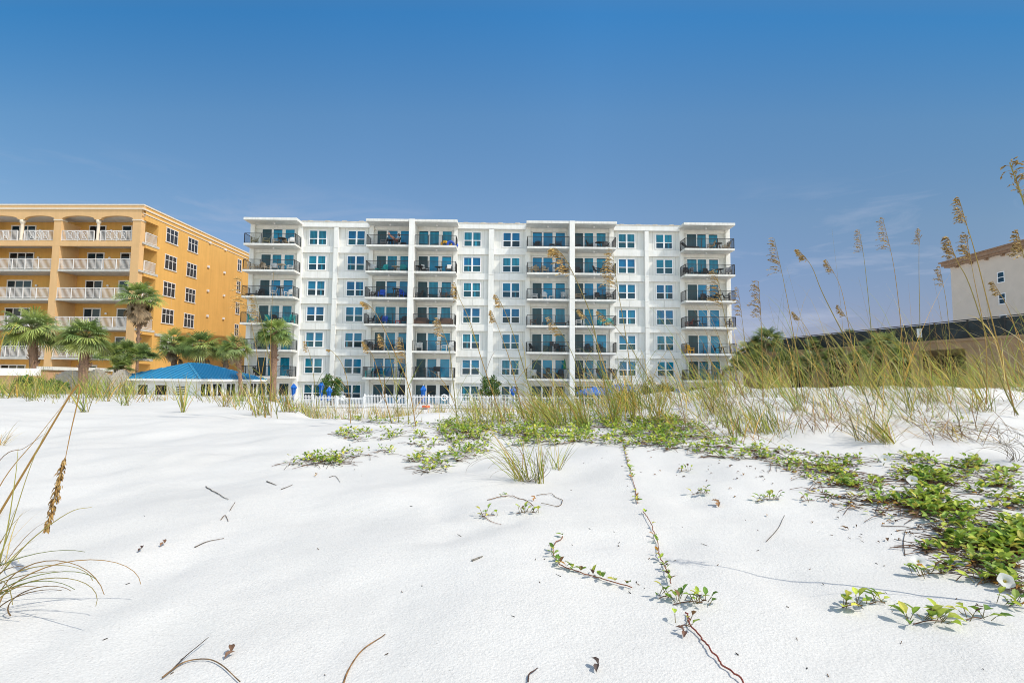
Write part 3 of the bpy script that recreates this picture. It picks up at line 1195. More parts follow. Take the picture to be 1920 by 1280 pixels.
def yrail(a, c, z, cross=False):
    """rail from local point a to c (u,d)"""
    m = MB()
    a, c = np.array(a, float), np.array(c, float)
    ln = np.linalg.norm(c - a)
    H = 1.06
    m.bar((*a, z + H), (*c, z + H), .06, .06)
    m.bar((*a, z + .10), (*c, z + .10), .04, .04)
    k = max(1, round(ln / 1.45))
    for i in range(k + 1):
        p = a + (c - a) * i / k
        m.box(p[0] - .035, p[0] + .035, p[1] - .036, p[1] + .036, z + .002, z + H - .031)
    n = int(ln / .115)
    for i in range(1, n):
        p = a + (c - a) * i / n
        m.box(p[0] - .014, p[0] + .014, p[1] - .012, p[1] + .012, z + .121, z + H - .032)
    if cross:
        e = (c - a) / ln
        for i in range(3):
            q = a + e * (ln * (.27 + .22 * i))
            for h in (.26, .44):
                r = [(-h, -h), (h, -h), (h, h), (-h, h)]
                for j in range(4):
                    p0, p1 = r[j], r[(j + 1) % 4]
                    m.bar((q[0] + e[0] * p0[0] * .7, q[1] - .05, z + .57 + p0[1]), (q[0] + e[0] * p1[0] * .7, q[1] - .05, z + .57 + p1[1]), .03, .03)
            m.bar((q[0] - .3 * e[0], q[1] - .052, z + .15), (q[0] + .3 * e[0], q[1] - .052, z + .99), .026, .03)
            m.bar((q[0] - .3 * e[0], q[1] - .056, z + .99), (q[0] + .3 * e[0], q[1] - .056, z + .15), .026, .03)
    return m


for k in range(2, 7):
    z = YFL[k]
    MB().box(YUL, -.03, .01 if k < 6 else .30, DL - .002, z - .20, z - .001).build('balcony_slab', M_slabg, yb)
    if k < 6:
        for (a, c) in ((-48, 99), (113, 247)):
            MB().box(yu(a) + .01, yu(c) - .01, -.06, .009, z - .22, z + .01).build('slab_edge', M_slabg, yb)
            yrail((yu(a), .06), (yu(c), .06), z).build('railing', M_rail, yb)
    else:
        MB().box(YUL, yu(262.4) - .001, -.004, .28, z - .52, z).build('beam', M_yel2, yb)
        for (a, c) in ((-48, 30), (43, 99), (113, 174), (186, 247)):
            yrail((yu(a), .12), (yu(c), .12), z, True).build('railing', M_rail, yb)
    if k != 2 or True:
        yrail((-.10, .66), (-.10, DL + .2), z).build('railing', M_rail, yb)
    MB().box(-.34, .0 + .03, .63, DL + .26, z - .24, z - .002).build('slab_edge', M_slabg, yb)
    # side opening header
    MB().box(-.36, -.005, .625, DL + .245, z - .55, z - .245).build('beam', M_yel, yb)
MB().box(-.36, -.005, .35, DL + .245, CZ + 15.72, CZ + 16.715).build('beam', M_yel, yb)
# balcony doors
for k in range(1, 7):
    z = YFL[k]
    for (a, c, leaves) in ((-100, -60, 2), (21, 66, 3), (167, 197.5, 2), (229, 246, 1)):
        u0, u1 = yu(a, 450, DL), yu(c, 450, DL)
        fr, gl = MB(), MB()
        fr.box(u0 - .07, u1 + .07, DL - .06, DL + .01, z + 2.12, z + 2.24)
        for i in range(leaves + 1):
            e = u0 + (u1 - u0) * i / leaves
            fr.box(e - .05, e + .05, DL - .055, DL + .01, z, z + 2.119)
        for i in range(leaves):
            e0, e1 = u0 + (u1 - u0) * i / leaves + .05, u0 + (u1 - u0) * (i + 1) / leaves - .05
            gl.add([(e0, DL - .02, z), (e1, DL - .02, z), (e1, DL - .02, z + 2.12), (e0, DL - .02, z + 2.12)], [(0, 1, 2, 3)])
        d = fr.build('sliding_door', M_rail, yb)
        gl.build('pane', [G_dark, G_lo[2]][(k + leaves) % 2], d)
    for px in (76, 209):
        u = yu(px, 450, DL)
        MB().lathe([(.05, -.10), (.11, -.06), (.11, .08), (.05, .12)], 8, (u, DL - .10, z + 1.65)).build('wall_lamp', M_trim, yb)
    # partition inside the bays
for px in (113,):
    pass


def side_win(pxa, pxb, pya, top, h, name='window', cols=3):
    d0 = YF.onU(pxa, pya, 0)[0]
    d1 = YF.onU(pxb, pya, 0)[0]
    zt = CZ + top
    fr, gl = MB(), MB()
    fr.box(-.02, .045, d0 - .08, d1 + .08, zt, zt + .08)
    fr.box(-.02, .075, d0 - .11, d1 + .11, zt - h - .09, zt - h)
    for i in range(cols + 1):
        e = d0 + (d1 - d0) * i / cols
        fr.box(-.02, .04 + .001 * i, e - .028, e + .028, zt - h + .001, zt - .001)
    fr.box(-.02, .035, d0, d1, zt - h * .36 - .028, zt - h * .36 + .028)
    gl.add([(.012, d0, zt - h), (.012, d1, zt - h), (.012, d1, zt - h * .36), (.012, d0, zt - h * .36)], [(0, 1, 2, 3)])
    gl.add([(.012, d0, zt - h * .36), (.012, d1, zt - h * .36), (.012, d1, zt), (.012, d0, zt)], [(0, 1, 2, 3)], mi=0)
    f = fr.build(name, M_rail, yb)
    gl.build('pane', [G_grey], f)


for r in range(5):
    t = 15.93 - 2.88 * r
    side_win(312.5, 334, 430, t, 1.45)
    side_win(353, 371, 450, t - .05, 1.45)
    side_win(445.8, 452.5, 490, t - .15, 1.45, cols=2)
for px, py in ((393, 455), (422, 468), (390, 500), (420, 511), (389, 545), (419, 554), (388, 592), (418, 597)):
    d, z = YF.onU(px, py, 0)
    MB().box(-.01, .14, d - .16, d + .16, z - .13, z + .13).build('wall_vent', M_rail, yb)
MB().box(.003, .11, 2.6, 5.2, CZ + 4.35, CZ + 4.62).build('trim_band', M_slabg, yb)
MB().box(.004, .008, 4.9, 4.94, -.5, CZ + 16.2).build('stucco_joint', M_yel2, yb)

# ------------------------------------------------------------------ beige building far right
BF = Frame((0, 0), 0.0)
bw = at(1785, 560, 80)
BX = bw[0]
bb = thing('condo_building', 'beige stucco building with overhanging brown eave at right edge', 'building', (BX, 80, 0))
MB().box(0, 30, -34, 0, -.6, CZ + 17.85).build('wall', M_beige, bb)
m = MB()
m.box(-.55, 31, -35, .5, CZ + 17.85, CZ + 18.1)
m.box(-.8, 31, -34.8, .75, CZ + 18.1, CZ + 18.6)
m.box(-1.05, 31, -35.1, 1.0, CZ + 18.6, CZ + 18.78)
rf = m.build('eave', M_broof, bb)
for i in range(13):
    MB().box(-.4, -.005, -2.5 * i - 1.5, -2.5 * i - 1.2, CZ + 17.55, CZ + 17.848).build('bracket', M_broof, bb)
B2 = Frame((BX, 80), 0.0)
for j, (pxa, pxb) in enumerate(((1871, 1882), (1966, 1981))):
    for i in range(6):
        d0 = B2.onU(pxa, 512, 0)[0]
        d1 = B2.onU(pxb, 512, 0)[0]
        zt = CZ + 15.4 - 2.95 * i
        d0, d1 = max(d0, d1), min(d0, d1)
        fr = MB()
        fr.box(-.05, .02, d1 - .10, d0 + .10, zt, zt + .12)
        fr.box(-.08, .02, d1 - .10, d0 + .10, zt - 1.42, zt - 1.3)
        fr.box(-.045, .02, d1 - .10, d1, zt - 1.299, zt - .001)
        fr.box(-.045, .02, d0, d0 + .10, zt - 1.299, zt - .001)
        fr.box(-.04, .02, d1, d0, zt - .70, zt - .60)
        f = fr.build('window', M_trim, bb)
        g = MB()
        g.add([(-.012, d1, zt - 1.3), (-.012, d0, zt - 1.3), (-.012, d0, zt), (-.012, d1, zt)], [(0, 3, 2, 1)])
        g.build('pane', G_lo[0], f)

# ------------------------------------------------------------------ parking deck with screened railing, right
A_ = at(1920, 590, 30.0)
B_ = at(1688, 613, 37.0)
dirv = B_ - A_
dirv[2] = 0
Lh = np.linalg.norm(dirv)
dirv /= Lh
yawd = math.atan2(dirv[1], dirv[0])
dk = thing('parking_deck', 'low brown concrete deck with dark screened railing behind the dune grass', 'parking deck', (A_[0], A_[1], 0), yawd)
EXT0, EXT1 = -9.0, 24.0
zt = A_[2]
m = MB()
m.box(EXT0, EXT1, -8, 0.0, zt - 1.72, zt - 1.12)
m.box(EXT0, EXT1, 0.001, .12, zt - 1.26, zt - 1.10)
m.build('deck_beam', M_tan, dk)
m = MB()
for i in range(16):
    x = EXT0 + 1.2 + 2.0 * i
    x1 = x + 1.94
    n = 8
    for j in range(n):      # slightly billowing mesh panels
        pass
    m.box(x - 1.2, x1 - 1.2, -.05, -.02, zt - 1.1, zt - .03)
m.build('screen_panel', M_dscreen, dk)
for i in range(17):
    x = EXT0 + 2.0 * i - .02
    MB().box(x - .03, x + .03, -.10, .0, zt - 1.118, zt + .02).build('rail_post', M_black, dk)
MB().box(EXT0, EXT1, -.09, -.01, zt + .021, zt + .07).build('top_rail', M_black, dk)
lx = Lh * .80
MB().box(lx - .12, lx + .12, .121, .26, zt - .85, zt - .25).build('white_post_end', M_trim, dk)  # small white box for the sunlit white end of a post
m = MB()
m.box(EXT0, 3.2, -7.9, -.05, -.6, zt - 1.721)
m.build('wall', M_tan, dk)
for x in (6.5, 10.5, 14.5, 18.5, 22.5):
    MB().box(x - .25, x + .25, -.6, -.1, -.6, zt - 1.721).build('column', M_tan, dk)
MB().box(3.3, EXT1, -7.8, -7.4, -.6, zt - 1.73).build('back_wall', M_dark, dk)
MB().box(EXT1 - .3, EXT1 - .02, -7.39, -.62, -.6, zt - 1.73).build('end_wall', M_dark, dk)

# ------------------------------------------------------------------ pool house with the blue metal roof
PA = R(5)
pc = at(375, 709, 40)
ph = thing('pool_house', 'low white pool house with a hipped blue metal roof', 'pool house', (pc[0], pc[1], 0), -PA)
L1, L2 = 7.0, 9.2
ez = CZ - .02
hz = CZ + 1.24
inn = L1 / 2
c0, c1, c2, c3 = (0.0, 0.0, ez), (-L1, 0, ez), (-L1, L2, ez), (0, L2, ez)
r0, r1 = (-inn, inn, hz), (-inn, L2 - inn, hz)
m = MB()
for tri in ((c1, c0, r0), (c0, c3, r1, r0), (c3, c2, r1), (c2, c1, r0, r1)):
    m.add(list(tri), [tuple(range(len(tri)))])
# standing seams
sm_ = MB()
def seam(p, q):
    p, q = np.array(p, float), np.array(q, float)
    sm_.bar(p + [0, 0, .045], q + [0, 0, .045], .075, .10)
k = 16
for i in range(1, k):
    x = -L1 * i / k
    yv = min(-x, L1 + x)
    seam((x, 0, ez), (x, yv, ez + (hz - ez) * yv / inn))
k = 22
for i in range(1, k):
    yv = L2 * i / k
    xv = min(yv, L2 - yv, inn)
    seam((0, yv, ez), (-xv, yv, ez + (hz - ez) * xv / inn))
    seam((-L1, yv, ez), (-L1 + xv, yv, ez + (hz - ez) * xv / inn))
for p, q in ((c0, r0), (c1, r0), (r0, r1), (c3, r1), (c2, r1)):
    m.bar(np.array(p) + [0, 0, .03], np.array(q) + [0, 0, .03], .16, .06)
rfo = m.build('roof', M_blue, ph)
sm_.build('seam', mat('blue_roof_seam', (0.025, 0.19, 0.36), 0.4, 0.1), rfo)
MB().box(-L1 - .02, .02, -.02, L2 + .02, ez - .17, ez - .012).build('fascia', M_trim, ph)
MB().box(-L1 + .5, -.5, .5, L2 - .5, -.5, ez - .171).build('wall', M_white2, ph)
m = MB()
m.add([(-L1, .1, ez - .05), (-L1 - 1.9, .1, ez - .62), (-L1 - 1.9, 5, ez - .62), (-L1, 5, ez - .05)], [(0, 1, 2, 3)])
m.build('lean_to_roof', M_blue, ph)
MB().bar((-L1 - 1.95, .06, ez - .70), (-L1 - .03, .06, ez - .13), .08, .14).build('fascia', M_grayw, ph)
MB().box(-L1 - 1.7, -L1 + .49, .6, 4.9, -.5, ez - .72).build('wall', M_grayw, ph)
for i, (a, c) in enumerate(((-5.3, -4.5), (-3.9, -2.95), (-2.2, -1.4))):
    fr = MB()
    fr.box(a - .06, c + .06, .43, .52, CZ - .50, CZ - .42)
    fr.box(a - .06, c + .06, .40, .52, CZ - 1.36, CZ - 1.28)
    fr.box(a - .06, a, .44, .52, CZ - 1.279, CZ - .501)
    fr.box(c, c + .06, .44, .52, CZ - 1.279, CZ - .501)
    if i == 2:
        for q in range(6):
            fr.box(a, c, .42, .5, CZ - 1.25 + q * .13, CZ - 1.20 + q * .13)
    f = fr.build('window', M_trim, ph)
    MB().add([(a, .488, CZ - 1.28), (c, .488, CZ - 1.28), (c, .488, CZ - .5), (a, .488, CZ - .5)], [(0, 1, 2, 3)]).build('pane', G_dark, f)
for a, c in ((.75, 2.0), (2.15, 3.4), (3.9, 5.2), (5.5, 6.9), (7.3, 8.4)):
    fr = MB()
    fr.box(-.52, -.44, a, c, CZ - .40, CZ - .32)
    for e in (a, (a + c) / 2, c):
        fr.box(-.52, -.44, e - .05, e + .05, -.4, CZ - .401)
    f = fr.build('door', M_trim, ph)
    MB().add([(-.485, a, -.3), (-.485, c, -.3), (-.485, c, CZ - .4), (-.485, a, CZ - .4)], [(0, 1, 2, 3)]).build('pane', G_dark, f)

# ------------------------------------------------------------------ peach garden wall and grey board fence, left
pa, pb = at(-120, 693, 37), at(66, 692, 37.5)
gw = thing('garden_wall', 'peach garden wall with thick sloped white coping at left edge', 'wall', (pa[0], pa[1], 0), math.atan2(pb[1] - pa[1], pb[0] - pa[0]))
Lw = float(np.linalg.norm((pb - pa)[:2]))
MB().box(0, Lw, 0, .4, -.5, CZ + .10).build('wall', M_pink, gw)
m = MB()
m.add([(0, -.15, CZ + .10), (Lw, -.15, CZ + .10), (Lw, .55, CZ + .10), (0, .55, CZ + .10), (0, .45, CZ + .62), (Lw, .45, CZ + .62), (Lw, .15 + .38, CZ + .62), (0, .53, CZ + .62)],
      [(0, 1, 5, 4), (1, 2, 6, 5), (2, 3, 7, 6), (3, 0, 4, 7), (4, 5, 6, 7), (3, 2, 1, 0)])
m.build('coping', M_white, gw)
pa, pb = at(68, 691, 39), at(208, 691, 45)
gw2 = thing('garden_wall', 'low peach garden wall with thin white cap behind two palm trunks', 'wall', (pa[0], pa[1], 0), math.atan2(pb[1] - pa[1], pb[0] - pa[0]))
Lw = float(np.linalg.norm((pb - pa)[:2]))
MB().box(0, Lw, 0, .35, -.5, CZ + .55).build('wall', M_pink, gw2)
MB().box(-.05, Lw + .08, -.12, .47, CZ + .551, CZ + .80).build('coping', M_white, gw2)


def board_fence(pxa, pxb, ya, yb_, base_top, rise, label, ztw=0):
    a, c = at(pxa, 705, ya), at(pxb, 705, yb_)
    t = thing('board_fence', label, 'fence', (a[0], a[1], 0), math.atan2(c[1] - a[1], c[0] - a[0]))
    ln = float(np.linalg.norm((c - a)[:2]))
    n = int(ln / .14)
    m = MB()
    for i in range(n):
        q = (i + .5) / n
        h = base_top + rise * math.sin(PI * q)
        x = ln * i / n
        m.box(x + .004, x + ln / n - .004, 0, .025, -.4, CZ + h)
    m.build('board_panel', M_wood, t)
    m = MB()
    for h in (base_top - .3, base_top - 1.2):
        m.box(0, ln, .026, .08, CZ + h, CZ + h + .09)
    m.build('rail', M_wood, t)
    for x in (0, ln):
        MB().box(x - .06, x + .06, .081, .2, -.4, CZ + base_top + .1).build('post', M_wood, t)


board_fence(105, 157, 38, 38.6, .15, .38, 'grey board fence section with arched top left of the palm trunk')
board_fence(158, 206, 38.6, 39.2, .15, .50, 'grey board fence section with arched top right of the palm trunk')
board_fence(207, 250, 39.2, 41, .10, .55, 'grey board fence section with arched top beside the blue roof')

# ------------------------------------------------------------------ white picket fence round the pool
pf = thing('picket_fence', 'long white picket fence in front of the white apartment building', 'fence', (0, 47, 0))
gzf = 0.0


def fence_run(pxa, pxb, top, pointed):
    a, c = at(pxa, 741, 47)[0], at(pxb, 741, 47)[0]
    z1 = CZ + top
    m = MB()
    n = int((c - a) / .13)
    for i in range(n):
        x = a + (c - a) * (i + .5) / n
        m.box(x - .022, x + .022, -.012, .012, .06, z1 - (0 if pointed else .08))
        if pointed:
            m.add([(x - .022, -.012, z1), (x + .022, -.012, z1), (x + .022, .012, z1), (x - .022, .012, z1), (x, 0, z1 + .06)], [(0, 1, 4), (1, 2, 4), (2, 3, 4), (3, 0, 4)])
    m.build('picket_panel', M_pvc, pf)
    m = MB()
    m.box(a, c, -.03, -.013, .14, .20)
    m.box(a, c, -.03, -.013, z1 - .16, z1 - .09)
    if not pointed:
        m.box(a, c, -.035, .035, z1 - .08, z1 - .03)
    m.build('rail', M_pvc, pf)
    k = max(1, round((c - a) / 1.9))
    for i in range(k + 1):
        x = a + (c - a) * i / k
        MB().box(x - .055, x + .055, -.085, -.031, 0, z1 + .10).build('post', M_pvc, pf)
    return a, c


fence_run(484, 588, -1.36, True)
fence_run(592, 631, -1.44, True)
fence_run(634, 682, -1.50, False)
fence_run(684, 1245, -1.28, True)
fence_run(1248, 1330, -1.30, True)
a0, a1 = at(484, 741, 47)[0], at(1330, 741, 47)[0]
MB().box(a0, a1, -.16, .2, -.5, .055).build('kerb', M_slabg, pf)
sg = at(644, 746, 46.9)
sn = tag(MB().box(sg[0] - .18, sg[0] + .18, 46.84, 46.86, sg[2] - .2, sg[2] + .24).build('fence_sign', M_trim), 'small white notice fixed to the low white fence', 'sign')
lr = at(833, 745, 46.9)
m = MB()
n = 28
pts = [(lr[0] + .24 * math.cos(i * 2 * PI / n), 46.83, lr[2] + .24 * math.sin(i * 2 * PI / n)) for i in range(n + 1)]
m.tube(pts, .06, 8)
tag(m.build('life_ring', M_trim, None, True), 'white life ring hanging on the picket fence', 'life ring')
fl = at(799, 757, 46.6)
m = MB()
n = 20
pts = [(fl[0] + .26 * math.cos(i * 2 * PI / n), 46.5 + .26 * math.sin(i * 2 * PI / n), .22) for i in range(n + 1)]
m.tube(pts, .10, 8)
tag(m.build('pool_ring', mat('orange_vinyl', (0.75, 0.13, 0.06), .4, .05), None, True), 'orange red ring at the foot of a closed blue umbrella', 'pool ring')
# paved terrace behind the fence
m = MB()
m.add([(a0, 47.3, .012), (a1, 47.3, .012), (a1, 56.9, .012), (a0, 56.9, .012)], [(0, 1, 2, 3)])
td = m.build('pool_terrace', mat('pale_paving', (0.30, 0.30, 0.29), .8, .08, 1.5))
td['kind'] = 'structure'
# a low row of white sun loungers backs seen through the fence
first = None
for i, px in enumerate((700, 731, 760, 868, 905, 985)):
    p = at(px, 752, 48.3)
    lab = ['white pool lounger behind the low fence end', 'white pool lounger second beyond the fence corner', 'white pool lounger left of the closed umbrella', 'white pool lounger right of the life ring',
           'white pool lounger below the round shrub', 'white pool lounger before the fourth balcony stack'][i]
    if first is None:
        t = thing('pool_lounger', lab, 'lounger', (p[0], 48.3, .015), 0, 'loungers lined up behind the picket fence')
        MB().box(-.9, .5, -.32, .32, .30, .36).build('seat', M_pvc, t)
        MB().bar((.5, 0, .34), (.92, 0, .86), .62, .05).build('backrest', M_pvc, t)
        for x in (-.8, .42):
            for y in (-.28, .28):
                MB().box(x - .03, x + .03, y - .03, y + .03, 0, .299).build('leg', M_pvc, t)
        first = t
    else:
        dup(first, lab, (p[0], 48.3, .015), 0)

# ------------------------------------------------------------------ umbrellas


def closed_umbrella(px, top_py, Y, label):
    p = at(px, top_py, Y)
    t = thing('closed_umbrella', label, 'umbrella', (p[0], Y, .0), 0, 'blue umbrellas round the pool')
    H = p[2]
    MB().tube([(0, 0, 0.0), (0, 0, H - .12)], .028, 8).build('pole', M_trim, t)
    m = MB()
    n = 14
    prof = [(.05, .55), (.17, .62), (.15, 1.0), (.17, 1.25), (.20, H - .62), (.30, H - .45), (.22, H - .34), (.10, H - .15), (.03, H - .1)]
    for r, z in prof:
        for j in range(n):
            rr = r * (1.0 if j % 2 else .68)
            a = j * 2 * PI / n
            m.v.append(np.array([[rr * math.cos(a), rr * math.sin(a), z]]))
    V = np.concatenate(m.v)
    m.v = []
    f = []
    for i in range(len(prof) - 1):
        for j in range(n):
            a, b2 = i * n + j, i * n + (j + 1) % n
            f.append((a, b2, b2 + n, a + n))
    m.add(V, f)
    m.build('canopy', M_bluec, t)
    MB().lathe([(.02, 0), (.045, .05), (.02, .12)], 8, (0, 0, H - .12)).build('finial', M_cornice, t)


closed_umbrella(551, 717, 48.5, 'closed blue umbrella behind the fence, leftmost one')
closed_umbrella(603, 713.5, 49.5, 'taller closed blue umbrella touching the left side of the round shrub')
closed_umbrella(617.5, 723, 47.9, 'shorter closed blue umbrella in front of the round shrub')
closed_umbrella(794, 720.5, 47.6, 'closed blue umbrella standing left of the life ring')
closed_umbrella(962.5, 722, 47.8, 'closed blue umbrella just right of the middle shrub')
closed_umbrella(1269, 726, 48.4, 'closed blue umbrella beside the shrub at right, rightmost one')


def open_umbrella(px, top_py, Y, rad, label):
    p = at(px, top_py, Y)
    t = thing('open_umbrella', label, 'umbrella', (p[0], Y, 0), .2, 'blue umbrellas round the pool')
    H = p[2]
    MB().tube([(0, 0, 0), (0, 0, H - .02)], .03, 8).build('pole', M_trim, t)
    m = MB()
    n = 8
    v = [(0, 0, H)]
    for r, z in ((.5, -.22), (.8, -.48), (1.0, -.78), (1.0, -1.0)):
        for j in range(n * 2):
            a = j * PI / n
            k = (1.0 if j % 2 == 0 else .95)
            v.append((rad * r * k * math.cos(a), rad * r * k * math.sin(a), H + z * .75))
    f = [(0, 1 + j, 1 + (j + 1) % (2 * n)) for j in range(2 * n)]
    for i in range(3):
        for j in range(2 * n):
            a = 1 + i * 2 * n + j
            b2 = 1 + i * 2 * n + (j + 1) % (2 * n)
            f.append((a, a + 2 * n, b2 + 2 * n, b2))
    m.add(v, f)
    m.build('canopy', M_bluec, t)
    for j in range(n):
        a = j * 2 * PI / n
        MB().bar((0, 0, H - .55), (rad * .78 * math.cos(a), rad * .78 * math.sin(a), H - .45), .02).build('rib', M_trim, t)


open_umbrella(1118, 724.5, 48.6, 1.95, 'open blue umbrella, the nearer and wider of the two')
open_umbrella(1163, 718.5, 52.0, 1.5, 'open blue umbrella, the farther one on the right')

# ------------------------------------------------------------------ palms and shrubs


def fan_leaf(m, p, d, Rf, rng, col, spread=118, nl=24, droop=.45, wid=.034):
    """a fan frond: petiole end p, pointing along d"""
    d = d / np.linalg.norm(d)
    up = np.array([0, 0, 1.0])
    sd = np.cross(d, up)
    if np.linalg.norm(sd) < .1: sd = np.array([1.0, 0, 0])
    sd /= np.linalg.norm(sd)
    rl = rng.uniform(-.6, .6)
    nn = np.cross(sd, d)
    sd = sd * math.cos(rl) + nn * math.sin(rl)
    nn = np.cross(sd, d)
    for i in range(nl):
        a = R(spread) * (2 * (i + .5) / nl - 1)
        ln = Rf * (.62 + .38 * math.cos(a * .8)) * rng.uniform(.85, 1.08)
        q = d * math.cos(a) + sd * math.sin(a)
        wv = np.cross(q, nn) * wid * ln
        p1 = p + q * ln * .5 + nn * ln * .05
        p2 = p + q * ln * .80 - up * droop * ln * .16
        p3 = p + q * ln * .97 - up * droop * ln * rng.uniform(.3, .75)
        c = np.array(col) * rng.uniform(.75, 1.3)
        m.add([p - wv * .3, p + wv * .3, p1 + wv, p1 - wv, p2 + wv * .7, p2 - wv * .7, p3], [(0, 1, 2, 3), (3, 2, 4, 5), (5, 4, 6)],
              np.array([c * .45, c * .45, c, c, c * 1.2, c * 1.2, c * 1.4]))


GREENS = [(.19, .27, .075), (.26, .34, .08), (.13, .20, .06), (.33, .40, .11), (.22, .29, .11)]


def palm(px, py, Rpx, Y, label, base_px=None, seed=0, nfr=38, trunk_r=.16, skirt=0, bushy=False, name='palm_tree', tone=1.0, group='cabbage palms around the buildings', ground_z=None, elmin=-.62):
    rng = np.random.default_rng(seed + 100)
    c = at(px, py, Y)
    Rm = Rpx / 1000 * Y * .86
    if base_px is None: base_px = (px, py + 80)
    bp = at(base_px[0], base_px[1], Y)
    # continue the trunk line to the ground
    gz_ = float(gz(bp[0], Y)) if ground_z is None else ground_z
    bot = np.array([bp[0], Y, gz_])
    t = thing(name, label, 'palm' if name == 'palm_tree' else 'shrub', bot, 0, group)
    cl = c - bot
    top = cl - np.array([0, 0, Rm * .12])
    if not bushy:
        k = 16
        pts, rad = [], []
        mid = np.array([bp[0] - bot[0], 0, bp[2] - gz_])
        for i in range(k):
            q = i / (k - 1)
            p = mid * 0 + (top - 0) * q
            bend = (mid - top * (mid[2] / max(top[2], .1))) * math.sin(PI * min(1, q)) * .6
            p = p + np.array([bend[0], 0, 0])
            pts.append(p)
            rad.append(trunk_r * (1.25 - .35 * min(1, q * 4)) * (1 + .12 * (i % 2) + rng.uniform(-.05, .05)))
        m = MB()
        m.tube(pts, rad, 10)
        # old leaf bases on the upper trunk
        for i in range(40):
            q = rng.uniform(.55, 1.0)
            a = rng.uniform(0, 2 * PI)
            p = np.array([np.interp(q, np.linspace(0, 1, k), [z[0] for z in pts]), 0, top[2] * q])
            o = np.array([math.cos(a), math.sin(a), 0])
            m.bar(p + o * trunk_r * .7, p + o * trunk_r * rng.uniform(1.3, 1.9) + np.array([0, 0, .22]), .07, .05)
        m.build('trunk', M_trunk, t)
    m = MB()
    for i in range(nfr):
        a = i * 2.39996 + rng.uniform(-.3, .3)
        el = math.asin(np.clip(elmin + (.98 - elmin) * ((i + .5) / nfr), -1, 1)) if not bushy else R(rng.uniform(5, 80))
        d = np.array([math.cos(a) * math.cos(el), math.sin(a) * math.cos(el), math.sin(el)])
        pl = Rm * rng.uniform(.36, .62)
        p = top + d * pl - np.array([0, 0, .10 * pl * math.cos(el)])
        m.tube([top, top + d * pl * .5 + np.array([0, 0, .03]), p], [.03, .022, .018], 4, c=np.array([.10, .12, .03]) * tone)
        col = np.array(GREENS[rng.integers(len(GREENS))]) * tone
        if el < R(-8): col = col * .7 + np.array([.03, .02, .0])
        dd = d - np.array([0, 0, .35 * math.cos(el)])
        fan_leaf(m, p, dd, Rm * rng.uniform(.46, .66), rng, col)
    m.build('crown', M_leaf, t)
    if skirt:
        m = MB()
        for i in range(skirt):
            a = rng.uniform(0, 2 * PI)
            h = rng.uniform(0, 1.0) * Rm
            p = top - np.array([0, 0, h * .8]) + np.array([math.cos(a), math.sin(a), 0]) * rng.uniform(.1, .34) * Rm
            d = np.array([math.cos(a) * .35, math.sin(a) * .35, -1])
            fan_leaf(m, p, d, Rm * rng.uniform(.28, .5), rng, (.26, .18, .10), spread=55, nl=9, droop=.1, wid=.09)
        m.build('dead_fronds', M_leaf, t)
    return t


palm(60, 612, 60, 39, 'thick palm with leaning trunk before the arched building, leftmost palm', (66, 668), 1, 40, .27)
palm(160, 627, 56, 37, 'round headed palm with dark trunk left of the palmetto bushes', (157, 690), 2, 44, .30, skirt=10)
palm(262, 556, 50, 46, 'tall slender palm with brown hanging dead fronds against the orange wall', (260, 640), 3, 28, .125, skirt=85, tone=1.15, elmin=-.22)
palm(325, 642, 44, 47, 'leftmost of three short palms behind the blue roof', (328, 682), 4, 34, .26, skirt=6)
palm(378, 645, 46, 46.9, 'middle of three short palms behind the blue roof', (378, 682), 5, 38, .28, skirt=6)
palm(443, 648, 38, 39.3, 'palm with shaggy trunk in front of the blue roof end', (453, 700), 6, 34, .15, skirt=16)
palm(515, 620, 45, 44, 'palm standing in front of the lowest balconies of the white building', (514, 680), 7, 44, .26, tone=1.15)
palm(425, 655, 30, 48, 'short palm half hidden between two others behind the blue roof', (422, 690), 8, 24, .2)
for i, (px, py, r, Y, lab) in enumerate(((205, 668, 42, 41, 'dense palmetto bush right of the round headed palm'), (240, 660, 36, 42, 'palmetto bush in front of the tall slender palm'),
                                         (265, 668, 38, 41.5, 'palmetto bush at the corner of the orange building'), (228, 688, 34, 40.5, 'low palmetto bush above the grey board fence'))):
    palm(px, py, r, Y, lab, (px, py + 20), 20 + i, 34, bushy=True, name='palmetto_bush', group='palmetto bushes by the orange building', tone=.9)
palm(1436, 634, 40, 45, 'dark palm crown above the grass right of the white building', (1436, 690), 30, 36, .2, tone=.75)
palm(1398, 660, 34, 47, 'small dark palm touching the right end of the white building', (1398, 700), 31, 28, .2, tone=.7)
palm(1530, 648, 30, 44, 'small palm top before the brown deck, left of two larger ones', (1530, 700), 32, 26, .2, tone=.8)
palm(1590, 636, 34, 43, 'larger palm top above the grass before the brown deck', (1592, 700), 33, 32, .2, tone=.8)
palm(1658, 642, 36, 35, 'palm top beside the dark screened railing', (1660, 700), 34, 34, .2, tone=.85)
palm(1630, 652, 28, 36, 'low palm top between two others by the deck', (1628, 700), 35, 26, .2, tone=.8)


for i, (px, py, r, Y, lab) in enumerate(((1385, 690, 34, 43, 'dark palmetto bush touching the lowest right balconies'), (1420, 682, 36, 42, 'dark palmetto bush under the palm right of the white building'),
                                         (1475, 682, 38, 41, 'dark palmetto bush between two palms at the deck start'), (1520, 684, 36, 40, 'dark palmetto bush in front of the deck left end'),
                                         (1565, 672, 34, 38, 'dark palmetto bush just left of the larger palm top'), (1612, 676, 34, 35, 'dark palmetto bush below the two palm tops at the deck'),
                                         (1690, 668, 30, 33, 'rightmost palmetto bush before the dark screened railing'))):
    palm(px, py, r * 1.1, Y, lab, (px, py + 20), 60 + i, 34, bushy=True, name='palmetto_bush', group='dark palmettos behind the right dune', tone=.55)


